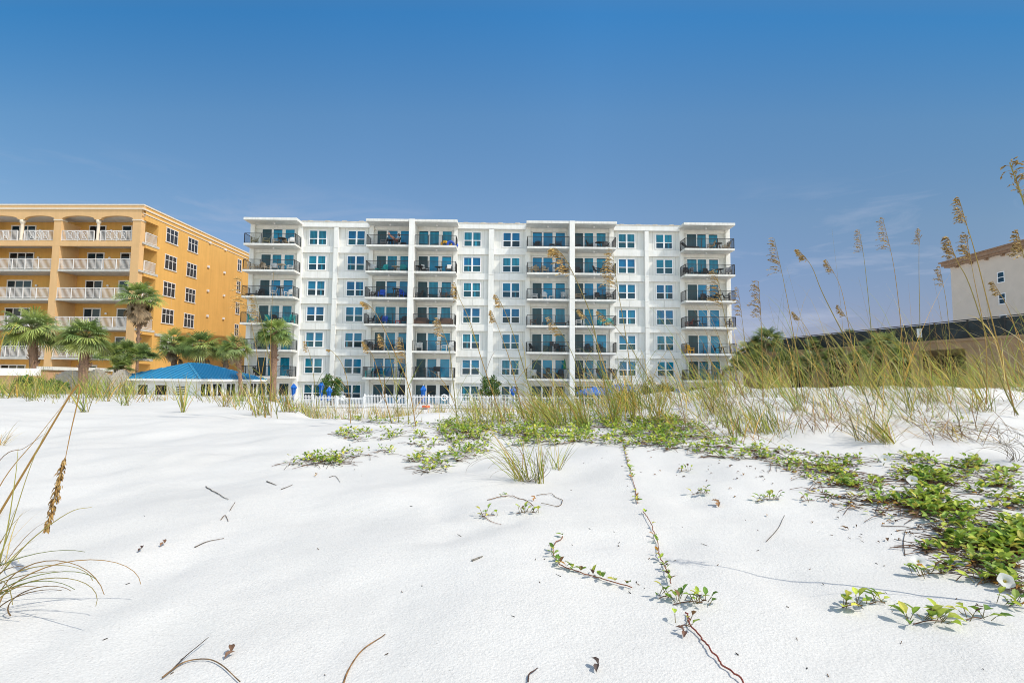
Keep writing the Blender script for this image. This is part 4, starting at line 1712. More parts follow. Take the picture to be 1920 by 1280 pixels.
def shrub(px, py, rx, rz_, Y, label, seed, tone=1.0, n=2600, leaf=.09):
    rng = np.random.default_rng(seed)
    c = at(px, py, Y)
    g0 = float(gz(c[0], Y))
    t = thing('round_shrub', label, 'shrub', (c[0], Y, g0), 0, 'clipped shrubs by the pool fence')
    rX, rZ = rx / 1000 * Y, rz_ / 1000 * Y
    zc = c[2] - g0
    st = MB()
    for i in range(7):
        a = rng.uniform(0, 2 * PI)
        e = np.array([math.cos(a) * rX * .5, math.sin(a) * rX * .5, zc + rng.uniform(-.2, .3) * rZ])
        st.tube([np.array([math.cos(a) * .08, math.sin(a) * .08, 0]), e * np.array([.4, .4, .55]), e], [.05, .035, .015], 5)
    st.build('stem', M_trunk, t)
    # clumps of leaves on a bumpy shell
    m = MB()
    K = 46
    dirs = rng.normal(size=(K, 3))
    dirs /= np.linalg.norm(dirs, axis=1)[:, None]
    for k in range(K):
        cc = np.array([0, 0, zc]) + dirs[k] * np.array([rX, rX, rZ]) * rng.uniform(.55, .95)
        cr = rng.uniform(.18, .34) * rX
        shade = rng.uniform(.6, 1.3)
        for i in range(n // K):
            d = rng.normal(size=3)
            d /= np.linalg.norm(d)
            p = cc + d * cr * rng.uniform(.4, 1.0) ** .5
            if p[2] < .05: continue
            u = rng.normal(size=3)
            u /= np.linalg.norm(u)
            v = np.cross(u, d + rng.normal(size=3) * .5)
            v /= np.linalg.norm(v) + 1e-6
            s_ = leaf * rng.uniform(.7, 1.4)
            col = np.array([.07, .15, .03]) * tone * shade * rng.uniform(.7, 1.3)
            m.add([p - u * s_, p + v * s_ * .45, p + u * s_, p - v * s_ * .45], [(0, 1, 2, 3)], col)
    m.build('crown', M_shrub, t)


shrub(622, 727, 25, 23, 50.5, 'round green shrub behind two closed blue umbrellas', 41, 1.2)
shrub(921, 727, 24, 23, 50.5, 'dark round shrub in front of the middle window bay', 42, .9)
shrub(1225, 733, 26, 23, 50.5, 'dark shrub right of the open blue umbrellas', 43, .7)
shrub(1250, 738, 16, 18, 49.5, 'small dark shrub beside the rightmost closed umbrella', 44, .7)
shrub(55, 722, 26, 16, 33, 'low green bush on the sand before the peach wall, left', 45, 1.1, 2200, .07)
shrub(100, 726, 24, 14, 32, 'low green bush on the sand below the first palm trunk', 46, 1.1, 2200, .07)

# ------------------------------------------------------------------ dune grass
GP = np.array([(.20, .28, .045), (.32, .37, .06), (.46, .44, .08), (.25, .30, .10), (.60, .46, .15), (.62, .36, .07), (.26, .16, .08), (.50, .44, .25)])


def blades(m, base, n, rng, h=(.5, .9), spread=.1, lean=(-.25, 0.05), leanvar=.35, droop=.5, w=.0045, pal=None, segs=6, stiff=1.0):
    """a tuft of arching blades at base (local)"""
    if pal is None: pal = [.17, .22, .2, .12, .12, .07, .05, .05]
    pal = np.array(pal, float)
    pal = pal / pal.sum()
    B = np.asarray(base, float)
    ci = rng.choice(len(GP), n, p=pal)
    for k in range(n):
        a = rng.uniform(0, 2 * PI)
        r = spread * math.sqrt(rng.uniform())
        p0 = B + np.array([math.cos(a) * r, math.sin(a) * r, 0])
        H = rng.uniform(*h)
        l0 = np.array([lean[0] + rng.normal() * leanvar, lean[1] + rng.normal() * leanvar, 1.0])
        l0 /= np.linalg.norm(l0)
        hd = np.array([l0[0], l0[1], 0])
        nh = np.linalg.norm(hd)
        hd = hd / (nh + 1e-6)
        dr = droop * rng.uniform(.3, 1.5)
        pts = [p0]
        dcur = l0.copy()
        for i in range(segs):
            dcur = dcur + (hd * .55 - np.array([0, 0, 1.0])) * dr * (i / segs) ** 1.3 * .42
            dcur /= np.linalg.norm(dcur)
            pts.append(pts[-1] + dcur * H / segs)
        pts = np.array(pts)
        ph = rng.uniform(-.8, .8)
        sd = np.array([math.cos(ph), math.sin(ph), 0.15])
        q = np.linspace(0, 1, segs + 1)
        ww = w * rng.uniform(.7, 1.3) * np.where(q < .3, .75 + q, 1.05 - .95 * ((q - .3) / .7) ** 1.4)
        c = GP[ci[k]] * rng.choice((.45, .7, .9, 1.05, 1.2, 1.4))
        tip = c * .6 + np.array([.36, .26, .10]) * .5
        root = c * .7 + np.array([.10, .08, .02]) * .4
        cc = np.where(q[:, None] < .25, root + (c - root) * (q[:, None] / .25), c + (tip - c) * np.clip((q[:, None] - .55) / .45, 0, 1))
        V = np.concatenate([pts - sd * ww[:, None], pts + sd * ww[:, None]])
        ns = segs + 1
        m.add(V, [(i, i + 1, ns + i + 1, ns + i) for i in range(segs)], np.concatenate([cc, cc]))


def tuft(px, py, label, n=30, h=(.4, .8), seed=0, Y=None, group=None, name='grass_tuft', **kw):
    p = ground(px, py) if Y is None else at(px, py, Y)
    if Y is not None: p[2] = gz(p[0], p[1])
    rng = np.random.default_rng(500 + seed)
    m = MB()
    blades(m, (0, 0, -.01), n, rng, h, **kw)
    o = m.build(name, M_grass)
    o.location = Vector([float(k) for k in p])
    tag(o, label, 'grass tuft', group or 'single grass tufts on the dune')
    return o


def sidev(px):
    return px


# dense grass that nobody could count: right ridge, crest in the middle, back of the left dune, swale behind
rng = np.random.default_rng(77)
m = MB()


def scatter(polyx, ya, yb, n, nb, h, seedo=0, Yr=None, **kw):
    """n clumps whose feet fall between the two pixel rows, on the sand"""
    for i in range(n):
        px = rng.uniform(*polyx)
        if Yr is None:
            py = rng.uniform(ya(px) if callable(ya) else ya, yb(px) if callable(yb) else yb)
            p = ground(px, py)
        else:
            Y = rng.uniform(*Yr)
            d = ray(px, 720)
            p = np.array([d[0] * Y, Y, 0])
            p[2] = gz(p[0], p[1])
        blades(m, p - np.array([0, 0, .01]), rng.integers(*nb), rng, h, **kw)


GREENISH = [.20, .24, .20, .10, .11, .08, .03, .04]
DRY = [.05, .09, .14, .10, .22, .16, .12, .12]
# right ridge and behind it


def clumps(pxr, Yr, n, per, nb, h, rad, **kw):
    # fewer, bigger clumps, each with its own tint and lean, gaps between them
    for i in range(n):
        px = rng.uniform(*pxr)
        Y = rng.uniform(*Yr)
        x0 = ray(px, 720)[0] * Y
        pal = np.array(random.choice(([.20, .24, .16, .10, .12, .09, .04, .05], [.08, .18, .30, .04, .18, .16, .02, .04], [.05, .10, .14, .08, .28, .12, .10, .13], [.20, .25, .2, .1, .1, .1, .02, .03])))
        ln = rng.uniform(-.75, -.15)
        hh = rng.uniform(.75, 1.15)
        for j in range(rng.integers(*per)):
            r = rad * rng.uniform() ** .6
            an = rng.uniform(0, 2 * PI)
            x, y = x0 + r * math.cos(an), Y + r * math.sin(an)
            blades(m, (x, y, float(gz(x, y)) - .01), rng.integers(*nb), rng, (h[0] * hh, h[1] * hh), lean=(ln, 0), pal=pal, **kw)


clumps((1370, 2000), (7.3, 9.6), 38, (2, 5), (5, 11), (.40, 1.35), .34, spread=.12, leanvar=.40, droop=1.15, w=.0028, segs=8)
clumps((1340, 2000), (6.2, 7.6), 17, (1, 4), (6, 12), (.30, .85), .22, spread=.08, leanvar=.40, droop=1.0, w=.0030, segs=8)
scatter((1340, 2000), 0, 0, 46, (4, 9), (.35, 1.1), Yr=(7.6, 10.5), spread=.3, lean=(-.5, 0), leanvar=.5, droop=1.3, w=.0025, pal=[.08, .10, .10, .16, .14, .10, .10, .22], segs=8)
clumps((1240, 1400), (6.6, 8.6), 12, (1, 4), (6, 12), (.3, .8), .2, spread=.1, leanvar=.4, droop=.9, w=.0030)
# looser clumps and dark dead blades on the face of the ridge
scatter((1230, 1800), 742, 800, 46, (6, 13), (.25, .60), spread=.12, lean=(-.35, 0), leanvar=.5, droop=.95, w=.0026, pal=GREENISH)
scatter((1250, 1900), 742, 830, 95, (5, 12), (.2, .55), spread=.18, lean=(-.3, 0), leanvar=1.1, droop=1.7, w=.0026, pal=[0, .01, .02, .03, .10, .08, .66, .10])
scatter((1340, 1990), 0, 0, 40, (3, 7), (1.0, 1.9), Yr=(7.0, 9.5), spread=.3, lean=(-.30, 0), leanvar=.25, droop=.6, w=.0028, pal=[.08, .14, .2, .05, .25, .22, .02, .04], segs=8)
scatter((1000, 1300), 0, 0, 26, (3, 6), (.7, 1.2), Yr=(6.2, 7.6), spread=.25, lean=(-.45, 0), leanvar=.3, droop=.8, w=.0030, pal=[.10, .16, .2, .05, .22, .2, .02, .05], segs=8)
scatter((1340, 1480), 790, 830, 12, (6, 12), (.2, .42), spread=.10, lean=(-.25, 0), leanvar=.45, droop=.8, w=.0024, pal=GREENISH)
# crest in the middle: loose, with gaps
scatter((860, 1290), 0, 0, 52, (5, 11), (.18, .50), Yr=(6.2, 8.2), spread=.2, lean=(-.25, 0), leanvar=.42, droop=.9, w=.0030, pal=GREENISH)
clumps((985, 1250), (6.1, 7.6), 17, (2, 4), (6, 12), (.35, .85), .22, spread=.1, leanvar=.4, droop=1.0, w=.0032)
scatter((860, 1280), 0, 0, 44, (4, 9), (.25, .70), Yr=(6.4, 8.2), spread=.25, lean=(-.3, 0), leanvar=.45, droop=1.0, w=.0028, pal=DRY)
# swale between the dune and the fence
scatter((500, 1300), 0, 0, 230, (8, 16), (.45, 1.15), Yr=(27, 42), spread=.5, lean=(-.1, 0), droop=.4, w=.010, pal=DRY, segs=4)
scatter((480, 1000), 0, 0, 90, (8, 14), (.4, .8), Yr=(18, 28), spread=.4, lean=(-.1, 0), droop=.4, w=.008, pal=DRY, segs=4)
# back of the left dune
scatter((-60, 250), 0, 0, 74, (7, 14), (.45, 1.05), Yr=(13.0, 18.5), spread=.16, lean=(-.10, 0), leanvar=.38, droop=.8, w=.0062, pal=GREENISH, segs=6)
scatter((230, 470), 0, 0, 22, (5, 10), (.4, .9), Yr=(13.0, 18.5), spread=.14, lean=(-.10, 0), leanvar=.38, droop=.8, w=.0062, pal=GREENISH, segs=6)
scatter((-40, 470), 0, 0, 62, (4, 9), (.15, .5), Yr=(11.5, 18), spread=.2, lean=(-.1, 0), leanvar=.5, droop=.8, w=.006, pal=DRY, segs=5)
scatter((440, 590), 0, 0, 30, (5, 10), (.2, .65), Yr=(9.5, 14), spread=.16, lean=(-.05, 0), leanvar=.4, droop=.7, w=.0052, pal=GREENISH, segs=5)
g = m.build('dune_grass', M_grass)
g['kind'] = 'stuff'
g['label'] = 'yellow green beach grass growing thick along the dune crests'
g['category'] = 'grass'

# single tufts
T = [
    (985, 900, 'green grass tuft with long curved blades in the middle of the sand slope', 34, (.22, .58), dict(spread=.07, lean=(-.45, 0), leanvar=.5, droop=.7, w=.0022, pal=GREENISH)),
    (1012, 905, 'upright green grass tuft right behind the central curved one', 16, (.2, .38), dict(spread=.03, lean=(.02, 0), leanvar=.16, droop=.15, w=.0026, pal=GREENISH)),
    (1045, 880, 'small green grass tuft right of the central one', 16, (.16, .32), dict(spread=.03, lean=(.3, 0), droop=.35, w=.0022, pal=GREENISH)),
    (1430, 812, 'bushy grass tuft at the foot of the right ridge', 60, (.2, .42), dict(spread=.10, droop=.5, w=.0026, pal=GREENISH)),
    (1385, 815, 'grass tuft left of the bushy one below the right ridge', 45, (.2, .36), dict(spread=.10, droop=.5, w=.0026, pal=GREENISH)),
    (1640, 825, 'low spreading grass tuft with dark dry blades below the ridge', 70, (.25, .5), dict(spread=.14, droop=.8, leanvar=.8, w=.0024, pal=DRY)),
    (1665, 830, 'yellow green grass tuft leaning left above the leafy vine', 30, (.25, .5), dict(spread=.06, lean=(-.5, 0), droop=.4, w=.003, pal=GREENISH)),
    (1710, 770, 'yellow grass tuft on white sand near the ridge top', 26, (.25, .5), dict(spread=.06, lean=(-.3, 0), droop=.4, w=.003)),
    (1840, 770, 'grass tuft at the ridge top near the right edge', 40, (.3, .55), dict(spread=.12, lean=(-.3, 0), droop=.5, w=.003)),
    (1500, 770, 'grass tuft with orange tips on the sandy ridge', 34, (.3, .5), dict(spread=.08, lean=(-.3, 0), droop=.5, w=.003)),
    (1560, 790, 'thin dry grass tuft on the sandy ridge between two fuller ones', 30, (.2, .4), dict(spread=.1, lean=(-.2, 0), leanvar=.6, droop=.6, w=.0026, pal=DRY)),
    (1355, 775, 'dark tangled grass tuft on the shoulder of the right ridge', 60, (.25, .5), dict(spread=.12, leanvar=.7, droop=.8, w=.0026, pal=DRY)),
    (1235, 790, 'green grass tuft above the vine band right of centre', 40, (.3, .55), dict(spread=.08, lean=(-.1, 0), droop=.4, w=.003, pal=GREENISH)),
    (1095, 800, 'tall green grass tuft rising from the vine band', 50, (.35, .6), dict(spread=.08, lean=(-.35, 0), droop=.35, w=.0032, pal=GREENISH)),
    (345, 772, 'bright green grass tuft alone at the left dune edge', 16, (.4, .75), dict(spread=.05, lean=(-.05, 0), leanvar=.2, droop=.25, w=.006, pal=GREENISH)),
    (158, 772, 'green grass tuft with short dry stubs at left dune edge', 20, (.3, .6), dict(spread=.08, lean=(-.05, 0), leanvar=.3, droop=.35, w=.006, pal=GREENISH)),
    (60, 752, 'grass tuft with straw stubs near the left edge of the dune', 24, (.3, .6), dict(spread=.1, droop=.4, w=.006)),
    (235, 760, 'green grass tuft between the left palms and the blue roof', 20, (.4, .7), dict(spread=.08, droop=.3, w=.006, pal=GREENISH)),
    (420, 762, 'sparse dry grass tuft below the pool house doors', 22, (.2, .5), dict(spread=.1, droop=.4, w=.005, pal=DRY)),
    (492, 778, 'straw coloured grass tuft at the foot of the left stalk cluster', 46, (.25, .55), dict(spread=.14, droop=.3, leanvar=.25, w=.005, pal=DRY)),
    (540, 772, 'dry grass tuft right of the left stalk cluster', 30, (.2, .5), dict(spread=.12, droop=.3, leanvar=.25, w=.005, pal=DRY)),
]
for i, (px, py, lab, n, h, kw) in enumerate(T):
    tuft(px, py, lab, n, h, seed=i, **kw)


# curly dry blades near the right and left edges
def curls(px, py, label, n, seed, R0=(.12, .3), Y=None, col=None, w=.0016, xs_=1.0, name='curled_grass'):
    rng_ = np.random.default_rng(seed)
    p = ground(px, py) if Y is None else at(px, py, Y)
    if Y is not None: p[2] = gz(p[0], p[1])
    m_ = MB()
    for k in range(n):
        a0 = rng_.uniform(.1, 1.4)
        rad = rng_.uniform(*R0)
        az = rng_.uniform(-.7, .7)
        tot = rng_.uniform(1.6, 3.6)
        q = np.linspace(0, 1, 16)
        th = PI / 2 + a0 - tot * q
        dirv_ = np.stack([np.cos(th), np.sin(th)], 1)
        path = np.cumsum(dirv_, axis=0) * rad * tot / 16
        pts = np.stack([path[:, 0] * math.cos(az) * xs_, path[:, 0] * math.sin(az) + path[:, 1] * .15, np.maximum(path[:, 1] * .55, .004)], 1)
        pts += np.array([rng_.uniform(-.05, .05), rng_.uniform(-.05, .05), 0])
        c = np.array(col[k % len(col)]) * rng_.uniform(.7, 1.3)
        m_.tube(pts, np.linspace(w, w * .45, 16), 4, c=c)
    o = m_.build(name, M_grass)
    o.location = Vector([float(k) for k in p])
    tag(o, label, 'grass tuft')


DK = [(.10, .085, .07), (.18, .13, .07), (.07, .06, .05), (.22, .16, .08)]
curls(1905, 868, 'arching dark dry blades curling over the sand at right edge', 22, 3, (.10, .22), None, DK, .0013, -1.0)
curls(1880, 835, 'second bundle of curling dry blades above the leafy vine', 12, 4, (.12, .25), None, DK, .0013, -1.0)
curls(985, 905, 'long thin bent blades trailing left from the central tuft', 20, 6, (.10, .22), None, DK + [(.28, .24, .10)], .0012, -1.0)
ST = [(.36, .22, .07), (.30, .25, .08), (.22, .14, .06), (.17, .20, .05)]
curls(-15, 1165, 'straw blades curling over the sand at the lower left edge', 20, 8, (.09, .22), None, ST, .0022, 1.0)

# ------------------------------------------------------------------ sea oats


def smooth(pts, n):
    pts = np.asarray(pts, float)
    k = len(pts)
    if k == 2:
        return pts[0] + (pts[1] - pts[0]) * np.linspace(0, 1, n)[:, None]
    P = np.vstack([2 * pts[0] - pts[1], pts, 2 * pts[-1] - pts[-2]])
    out_ = []
    for t in np.linspace(0, k - 1 - 1e-6, n):
        i = int(t)
        f = t - i
        a, b_, c, d = P[i], P[i + 1], P[i + 2], P[i + 3]
        out_.append(.5 * (2 * b_ + (c - a) * f + (2 * a - 5 * b_ + 4 * c - d) * f * f + (3 * b_ - a - 3 * c + d) * f ** 3))
    return np.array(out_)


OATC = np.array([(.60, .40, .14), (.50, .31, .10), (.70, .53, .25), (.38, .23, .08), (.64, .44, .16)])


def seed_head(m_, pts, rng_, size, droopdir=(-.7, -.1, -.75), dens=1.0, tight=.5, tone=1.0):
    """spikelets on short drooping branchlets along the top of the stalk"""
    k = len(pts)
    L_ = np.linalg.norm(pts[-1] - pts[0])
    nb = int(20 * dens)
    dd = np.array(droopdir) / np.linalg.norm(droopdir)
    for i in range(nb):
        q = (i + rng_.uniform(0, .8)) / nb
        j = min(int(q * (k - 1)), k - 2)
        f = q * (k - 1) - j
        p = pts[j] * (1 - f) + pts[j + 1] * f
        tg = pts[j + 1] - pts[j]
        tg /= np.linalg.norm(tg)
        bl = L_ * (.30 * (1 - q) ** .6 + .10) * rng_.uniform(.55, 1.1) * (.6 + tight * .6)
        side = rng_.normal(size=3) * .22
        d = tg * .95 + side + dd * .22
        d /= np.linalg.norm(d)
        ns = max(4, int(bl / (size * .42)))
        cur = p.copy()
        path = [cur.copy()]
        for s_ in range(ns):
            d = d + dd * (1.5 / ns) * rng_.uniform(.6, 1.3)
            d /= np.linalg.norm(d)
            cur = cur + d * bl / ns
            path.append(cur.copy())
            if s_ < ns * .25: continue
            u = d * 1.0 + dd * .35 + rng_.normal(size=3) * .28
            u /= np.linalg.norm(u)
            v = np.cross(u, rng_.normal(size=3))
            v /= np.linalg.norm(v) + 1e-6
            sl_ = size * rng_.uniform(.6, 1.05)
            c = OATC[rng_.integers(len(OATC))] * rng_.uniform(.7, 1.3) * tone
            a0 = cur
            nn = np.cross(u, v)
            wv = .20
            m_.add([a0, a0 + u * sl_ * .45 + v * sl_ * wv, a0 + u * sl_, a0 + u * sl_ * .45 - v * sl_ * wv, a0 + u * sl_ * .4 + nn * sl_ * .10, a0 + u * sl_ * .4 - nn * sl_ * .10],
                   [(0, 1, 4), (1, 2, 4), (2, 3, 4), (3, 0, 4), (1, 0, 5), (2, 1, 5), (3, 2, 5), (0, 3, 5)], np.array([c * .7, c, c * 1.2, c, c * .9, c * .8]))
        path = np.array(path)
        m_.tube(path, size * .035, 3, c=(.40, .28, .11), cap=False)


def oats(label, pxs, Y, headfrac=.2, size=.016, rad=.0045, seed=0, dY=0.0, base_z=None, droop=(-.7, -.1, -.75), dens=1.0, tight=.5, tone=1.0, leaves=4, stem_c=None, leaf_h=(.35, .7), group='sea oats stalks on the dune'):
    """pxs: stalk seen from foot to tip; first point may be 'g' = on the sand at that depth"""
    rng_ = np.random.default_rng(900 + seed)
    P = [at(px, py, Y + dY * i / max(1, len(pxs) - 1)) for i, (px, py) in enumerate(pxs)]
    g0 = float(gz(P[0][0], P[0][1]))
    P[0][2] = g0 - .01
    o = P[0].copy()
    t = thing('sea_oats', label, 'sea oats', o, 0, group)
    pts = smooth(P, 30) - o
    m_ = MB()
    stem_c = stem_c or [(.36, .30, .09), (.40, .27, .08), (.42, .30, .12)][seed % 3]
    q = np.linspace(0, 1, 30)
    low = np.array([.22, .22, .06]) if seed % 2 else np.array([.40, .24, .07])
    cc = low[None] * (1 - q[:, None]) + np.array(stem_c)[None] * q[:, None]
    m_.tube(pts, rad * (1 - .75 * q), 5, c=cc)
    m_.build('stem', M_oat, t)
    hi = int(30 * (1 - headfrac))
    if headfrac > 0:
        m_ = MB()
        seed_head(m_, pts[hi:], rng_, size, droop, dens, tight, tone)
        m_.build('seed_head', M_oat, t)
    if leaves:
        for k in range(leaves):
            m_ = MB()
            j = rng_.integers(0, 9)
            blades(m_, pts[j], 1, rng_, leaf_h, spread=.005, lean=(rng_.choice((-.5, .4)), 0), leanvar=.2, droop=.9, w=.0040)
            m_.build('blade', M_grass, t)
    return t


S = 0
OATS = [
    # right group, against the sky
    ('leftmost fuzzy sea oats head above the right end of the white building', [(1506, 760), (1490, 640), (1470, 530), (1452, 448)], 7.2, .27, .6),
    ('sea oats bending left with thick golden head, second from left against the sky', [(1665, 800), (1600, 660), (1545, 555), (1522, 500), (1497, 468)], 6.0, .2, .8),
    ('sea oats with small pale head leaning left between two fuller heads', [(1620, 770), (1600, 660), (1578, 545), (1550, 487)], 7.4, .18, .6),
    ('thin upright sea oats with a short head at middle of the sky group', [(1638, 775), (1635, 640), (1622, 500), (1611, 430)], 7.4, .24, .35),
    ('tall sea oats with brown head reaching highest left of the beige building', [(1698, 760), (1690, 620), (1676, 500), (1655, 408)], 7.2, .24, .45),
    ('straight thin sea oats standing beside the beige building corner', [(1727, 765), (1725, 620), (1723, 500), (1724, 430)], 7.6, .2, .35),
    ('large bushy sea oats head in front of the beige building, tallest of three', [(1905, 800), (1870, 640), (1830, 480), (1812, 420), (1798, 372)], 5.6, .3, .9),
    ('dense golden sea oats head low before the beige building eave', [(1915, 860), (1880, 720), (1820, 540), (1795, 490), (1778, 445)], 5.4, .26, 1.0),
    ('sea oats with ragged head between the two heads at the beige building', [(1850, 770), (1848, 640), (1826, 520), (1812, 440)], 6.2, .26, .8),
    ('sea oats head entering at right edge over the beige wall', [(1990, 820), (1960, 640), (1930, 520), (1908, 436)], 5.0, .22, .8),
    ('upright sea oats with compact golden head right of the white building', [(1432, 800), (1430, 700), (1427, 600), (1422, 530)], 6.2, .34, .55),
    ('thin grey sea oats with nodding head near the dark palm', [(1412, 770), (1402, 680), (1393, 610), (1384, 540)], 7.6, .3, .3),
    ('sea oats crossing the far right balcony stack', [(1398, 800), (1380, 700), (1360, 600), (1343, 506)], 6.6, .3, .55),
    ('sea oats with narrow head low in the gap left of the beige building', [(1790, 790), (1785, 700), (1776, 580), (1762, 500)], 7.0, .2, .5),
    ('short sea oats with faded head just above the deck railing', [(1560, 775), (1545, 690), (1515, 620), (1488, 585)], 7.2, .2, .5),
    ('sea oats leaning left with sparse head over the larger palm top', [(1640, 780), (1625, 700), (1600, 620), (1572, 572)], 7.0, .2, .45),
    ('sea oats with brown head low against the beige wall near the edge', [(1940, 800), (1925, 700), (1895, 590), (1862, 528)], 5.8, .2, .6),
    # middle group
    ('great arching sea oats with long tattered head over the fourth balcony stack', [(1152, 800), (1130, 700), (1110, 600), (1085, 535), (1060, 485), (1042, 465)], 6.0, .34, 1.25),
    ('sea oats with upright shaggy head beside the fifth balcony stack', [(1188, 800), (1185, 720), (1172, 620), (1158, 540), (1149, 472)], 6.2, .28, .8),
    ('sea oats with comb like head in front of the fourth window bay', [(1012, 790), (985, 700), (962, 625), (945, 580), (931, 553)], 6.4, .26, .6),
    ('lower sea oats with short head left of the comb like one', [(985, 790), (960, 690), (940, 630), (922, 583)], 6.6, .2, .6),
    ('sea oats with pale head hanging at the fourth stack third balcony', [(1100, 795), (1085, 700), (1062, 640), (1031, 595)], 6.4, .3, .55),
    ('sea oats with slanting head crossing the fin wall at right', [(1160, 795), (1135, 690), (1108, 610), (1086, 580)], 6.6, .24, .5),
    ('yellow sea oats with small head below the teal chairs', [(1245, 790), (1200, 680), (1160, 620), (1122, 583)], 6.6, .25, .5),
    ('sea oats in front of the third window bay with drooping golden head', [(945, 795), (905, 680), (880, 600), (862, 560), (854, 532)], 6.6, .28, .6),
    ('sea oats with thick combed head over the third balcony stack', [(858, 790), (850, 720), (843, 660), (830, 620), (824, 598)], 6.9, .42, .65),
    ('long sea oats arching left across the second balcony stack', [(780, 795), (765, 720), (735, 650), (712, 600), (695, 575), (680, 565)], 6.8, .26, .75),
    ('sea oats with narrow combed head below the brown chairs', [(748, 790), (740, 720), (728, 660), (713, 628)], 6.9, .3, .5),
    ('low sea oats with head at the edge of the second stack', [(735, 790), (712, 710), (700, 670), (683, 640)], 6.9, .25, .5),
    ('upright sea oats with golden head along the fin wall at left', [(766, 792), (763, 720), (761, 680), (754, 632)], 6.9, .38, .5),
    ('sea oats with curved tip over the round shrub', [(658, 780), (652, 720), (640, 680), (622, 658), (614, 655)], 7.6, .25, .4),
    ('thin sea oats before the first window bay', [(596, 778), (590, 720), (582, 670), (573, 640)], 8.3, .25, .4),
    # left cluster in front of the white building corner
    ('thick yellow sea oats before the white building corner', [(498, 790), (490, 720), (478, 640), (465, 580), (452, 520)], 7.8, .32, .55),
    ('sea oats with combed head before the far left balcony stack', [(520, 790), (512, 720), (500, 650), (490, 600), (478, 555)], 7.8, .32, .55),
    ('straight pale stalk rising across the far left balconies', [(508, 790), (507, 700), (508, 620), (513, 510)], 8.0, .0, .4),
    ('short sea oats with ragged head at the orange building end', [(480, 790), (470, 720), (462, 660), (447, 615)], 7.8, .3, .5),
]
for i, (lab, pxs, Y, hf, sz) in enumerate(OATS):
    oats(lab, pxs, Y, hf, (.020 + .016 * sz) * (1.1 if i >= 17 else 1.15), .0055 + .002 * sz, seed=i, dY=rng.uniform(-.25, .25), dens=(1.2 + 1.0 * sz) * (1.1 if i >= 17 else 1.2), tight=.5 + .5 * sz, tone=1.0 if i >= 17 else .72, leaves=4)
# bare thin stalks in the right group
BARE = [(1585, 760, 1560, 430, 7.8), (1655, 765, 1610, 520, 7.9), (1520, 755, 1495, 590, 7.7), (1535, 760, 1475, 500, 7.6), (1770, 770, 1760, 560, 7.4), (1690, 765, 1640, 590, 7.6), (1860, 790, 1845, 520, 6.6), (1790, 780, 1750, 520, 7.2), (1480, 758, 1440, 560, 7.8), (1600, 770, 1590, 600, 7.8)]
for i, (bx, by, tx, ty, Y) in enumerate(BARE):
    oats('thin bare stalk without seed head rising from the grass of the right ridge', [(bx, by), ((bx + tx) / 2 + 6, (by + ty) / 2), (tx, ty)], Y, 0, .01, .0028, seed=60 + i, leaves=2, group='bare thin stalks on the right ridge')

# near stalks
oats('tall near sea oats at right frame edge with dark head at top', [(2025, 1140), (1990, 850), (1945, 520), (1925, 400), (1893, 305)], 1.66, .22, .016, .0055, seed=81, dens=2.2, tight=.7, leaves=2, tone=.7, droop=(.5, 0, -.7))
t = oats('near straw stalk bent over at top with hanging brown seed head, left', [(-75, 1130), (0, 960), (75, 835), (140, 728), (148, 738), (132, 812), (122, 862)], 2.0, 0, .02, .0045, seed=82, leaves=0, stem_c=(.42, .24, .07))
o = np.array(t.location)
hp = smooth([at(122, 858, 2.0), at(110, 905, 2.0), at(100, 945, 1.98), at(88, 990, 1.97)], 14) - o
m = MB()
m.tube(hp, .0022, 5, c=(.36, .2, .06))
r_ = np.random.default_rng(5)
for i in range(210):
    q = r_.uniform(0, 1) ** .9
    f = q * 13
    j = min(int(f), 12)
    c0 = hp[j] * (1 - (f - j)) + hp[j + 1] * (f - j)
    a = r_.uniform(0, 2 * PI)
    rr = .017 * (math.sin(PI * min(1, .15 + .8 * q)) ** .7) * r_.uniform(.2, 1.25)
    out_d = np.array([math.cos(a), math.sin(a), 0])
    p = c0 + out_d * rr * .5
    u = out_d * r_.uniform(.05, .55) + np.array([-.18, 0, -1]) + r_.normal(size=3) * .18
    u /= np.linalg.norm(u)
    v = np.cross(u, out_d)
    v /= np.linalg.norm(v)
    sl_ = .021 * r_.uniform(.6, 1.3)
    c = OATC[r_.integers(len(OATC))] * r_.uniform(.40, 1.0) * np.array([.95, .85, .75])
    nn = out_d
    m.add([p, p + u * sl_ * .4 + v * sl_ * .2, p + u * sl_, p + u * sl_ * .4 - v * sl_ * .2, p + u * sl_ * .4 + nn * sl_ * .14], [(0, 1, 4), (1, 2, 4), (2, 3, 4), (3, 0, 4), (0, 3, 2, 1)], np.array([c * .5, c, c * 1.1, c * .85, c * 1.2]))
m.build('seed_head', M_oat, t)
LB = [
    ('long tan blade rising to the upper right at left edge', [(-70, 1120), (0, 910), (70, 820), (145, 725)], 2.05, .0032, (.46, .27, .08)),
    ('long green blade curving right over the sand at left edge', [(-60, 1130), (0, 1075), (60, 1010), (130, 960), (172, 950)], 1.75, .0030, (.40, .33, .08)),
    ('thick green blade leaning right beside the left frame edge', [(-40, 1140), (5, 1030), (55, 880), (90, 800)], 1.85, .0028, (.34, .30, .08)),
    ('upright green blade nearest the left frame edge', [(-25, 1150), (8, 1020), (28, 900), (34, 840)], 1.8, .0030, (.36, .33, .08)),
    ('dark brown blade crossing low at left frame edge', [(-80, 900), (0, 862), (45, 840), (85, 812)], 2.4, .0025, (.25, .14, .06)),
    ('fine yellow blade with torn tip high at left edge', [(-60, 800), (0, 655), (18, 625), (32, 604)], 2.6, .0040, (.48, .34, .07)),
]
LP = t
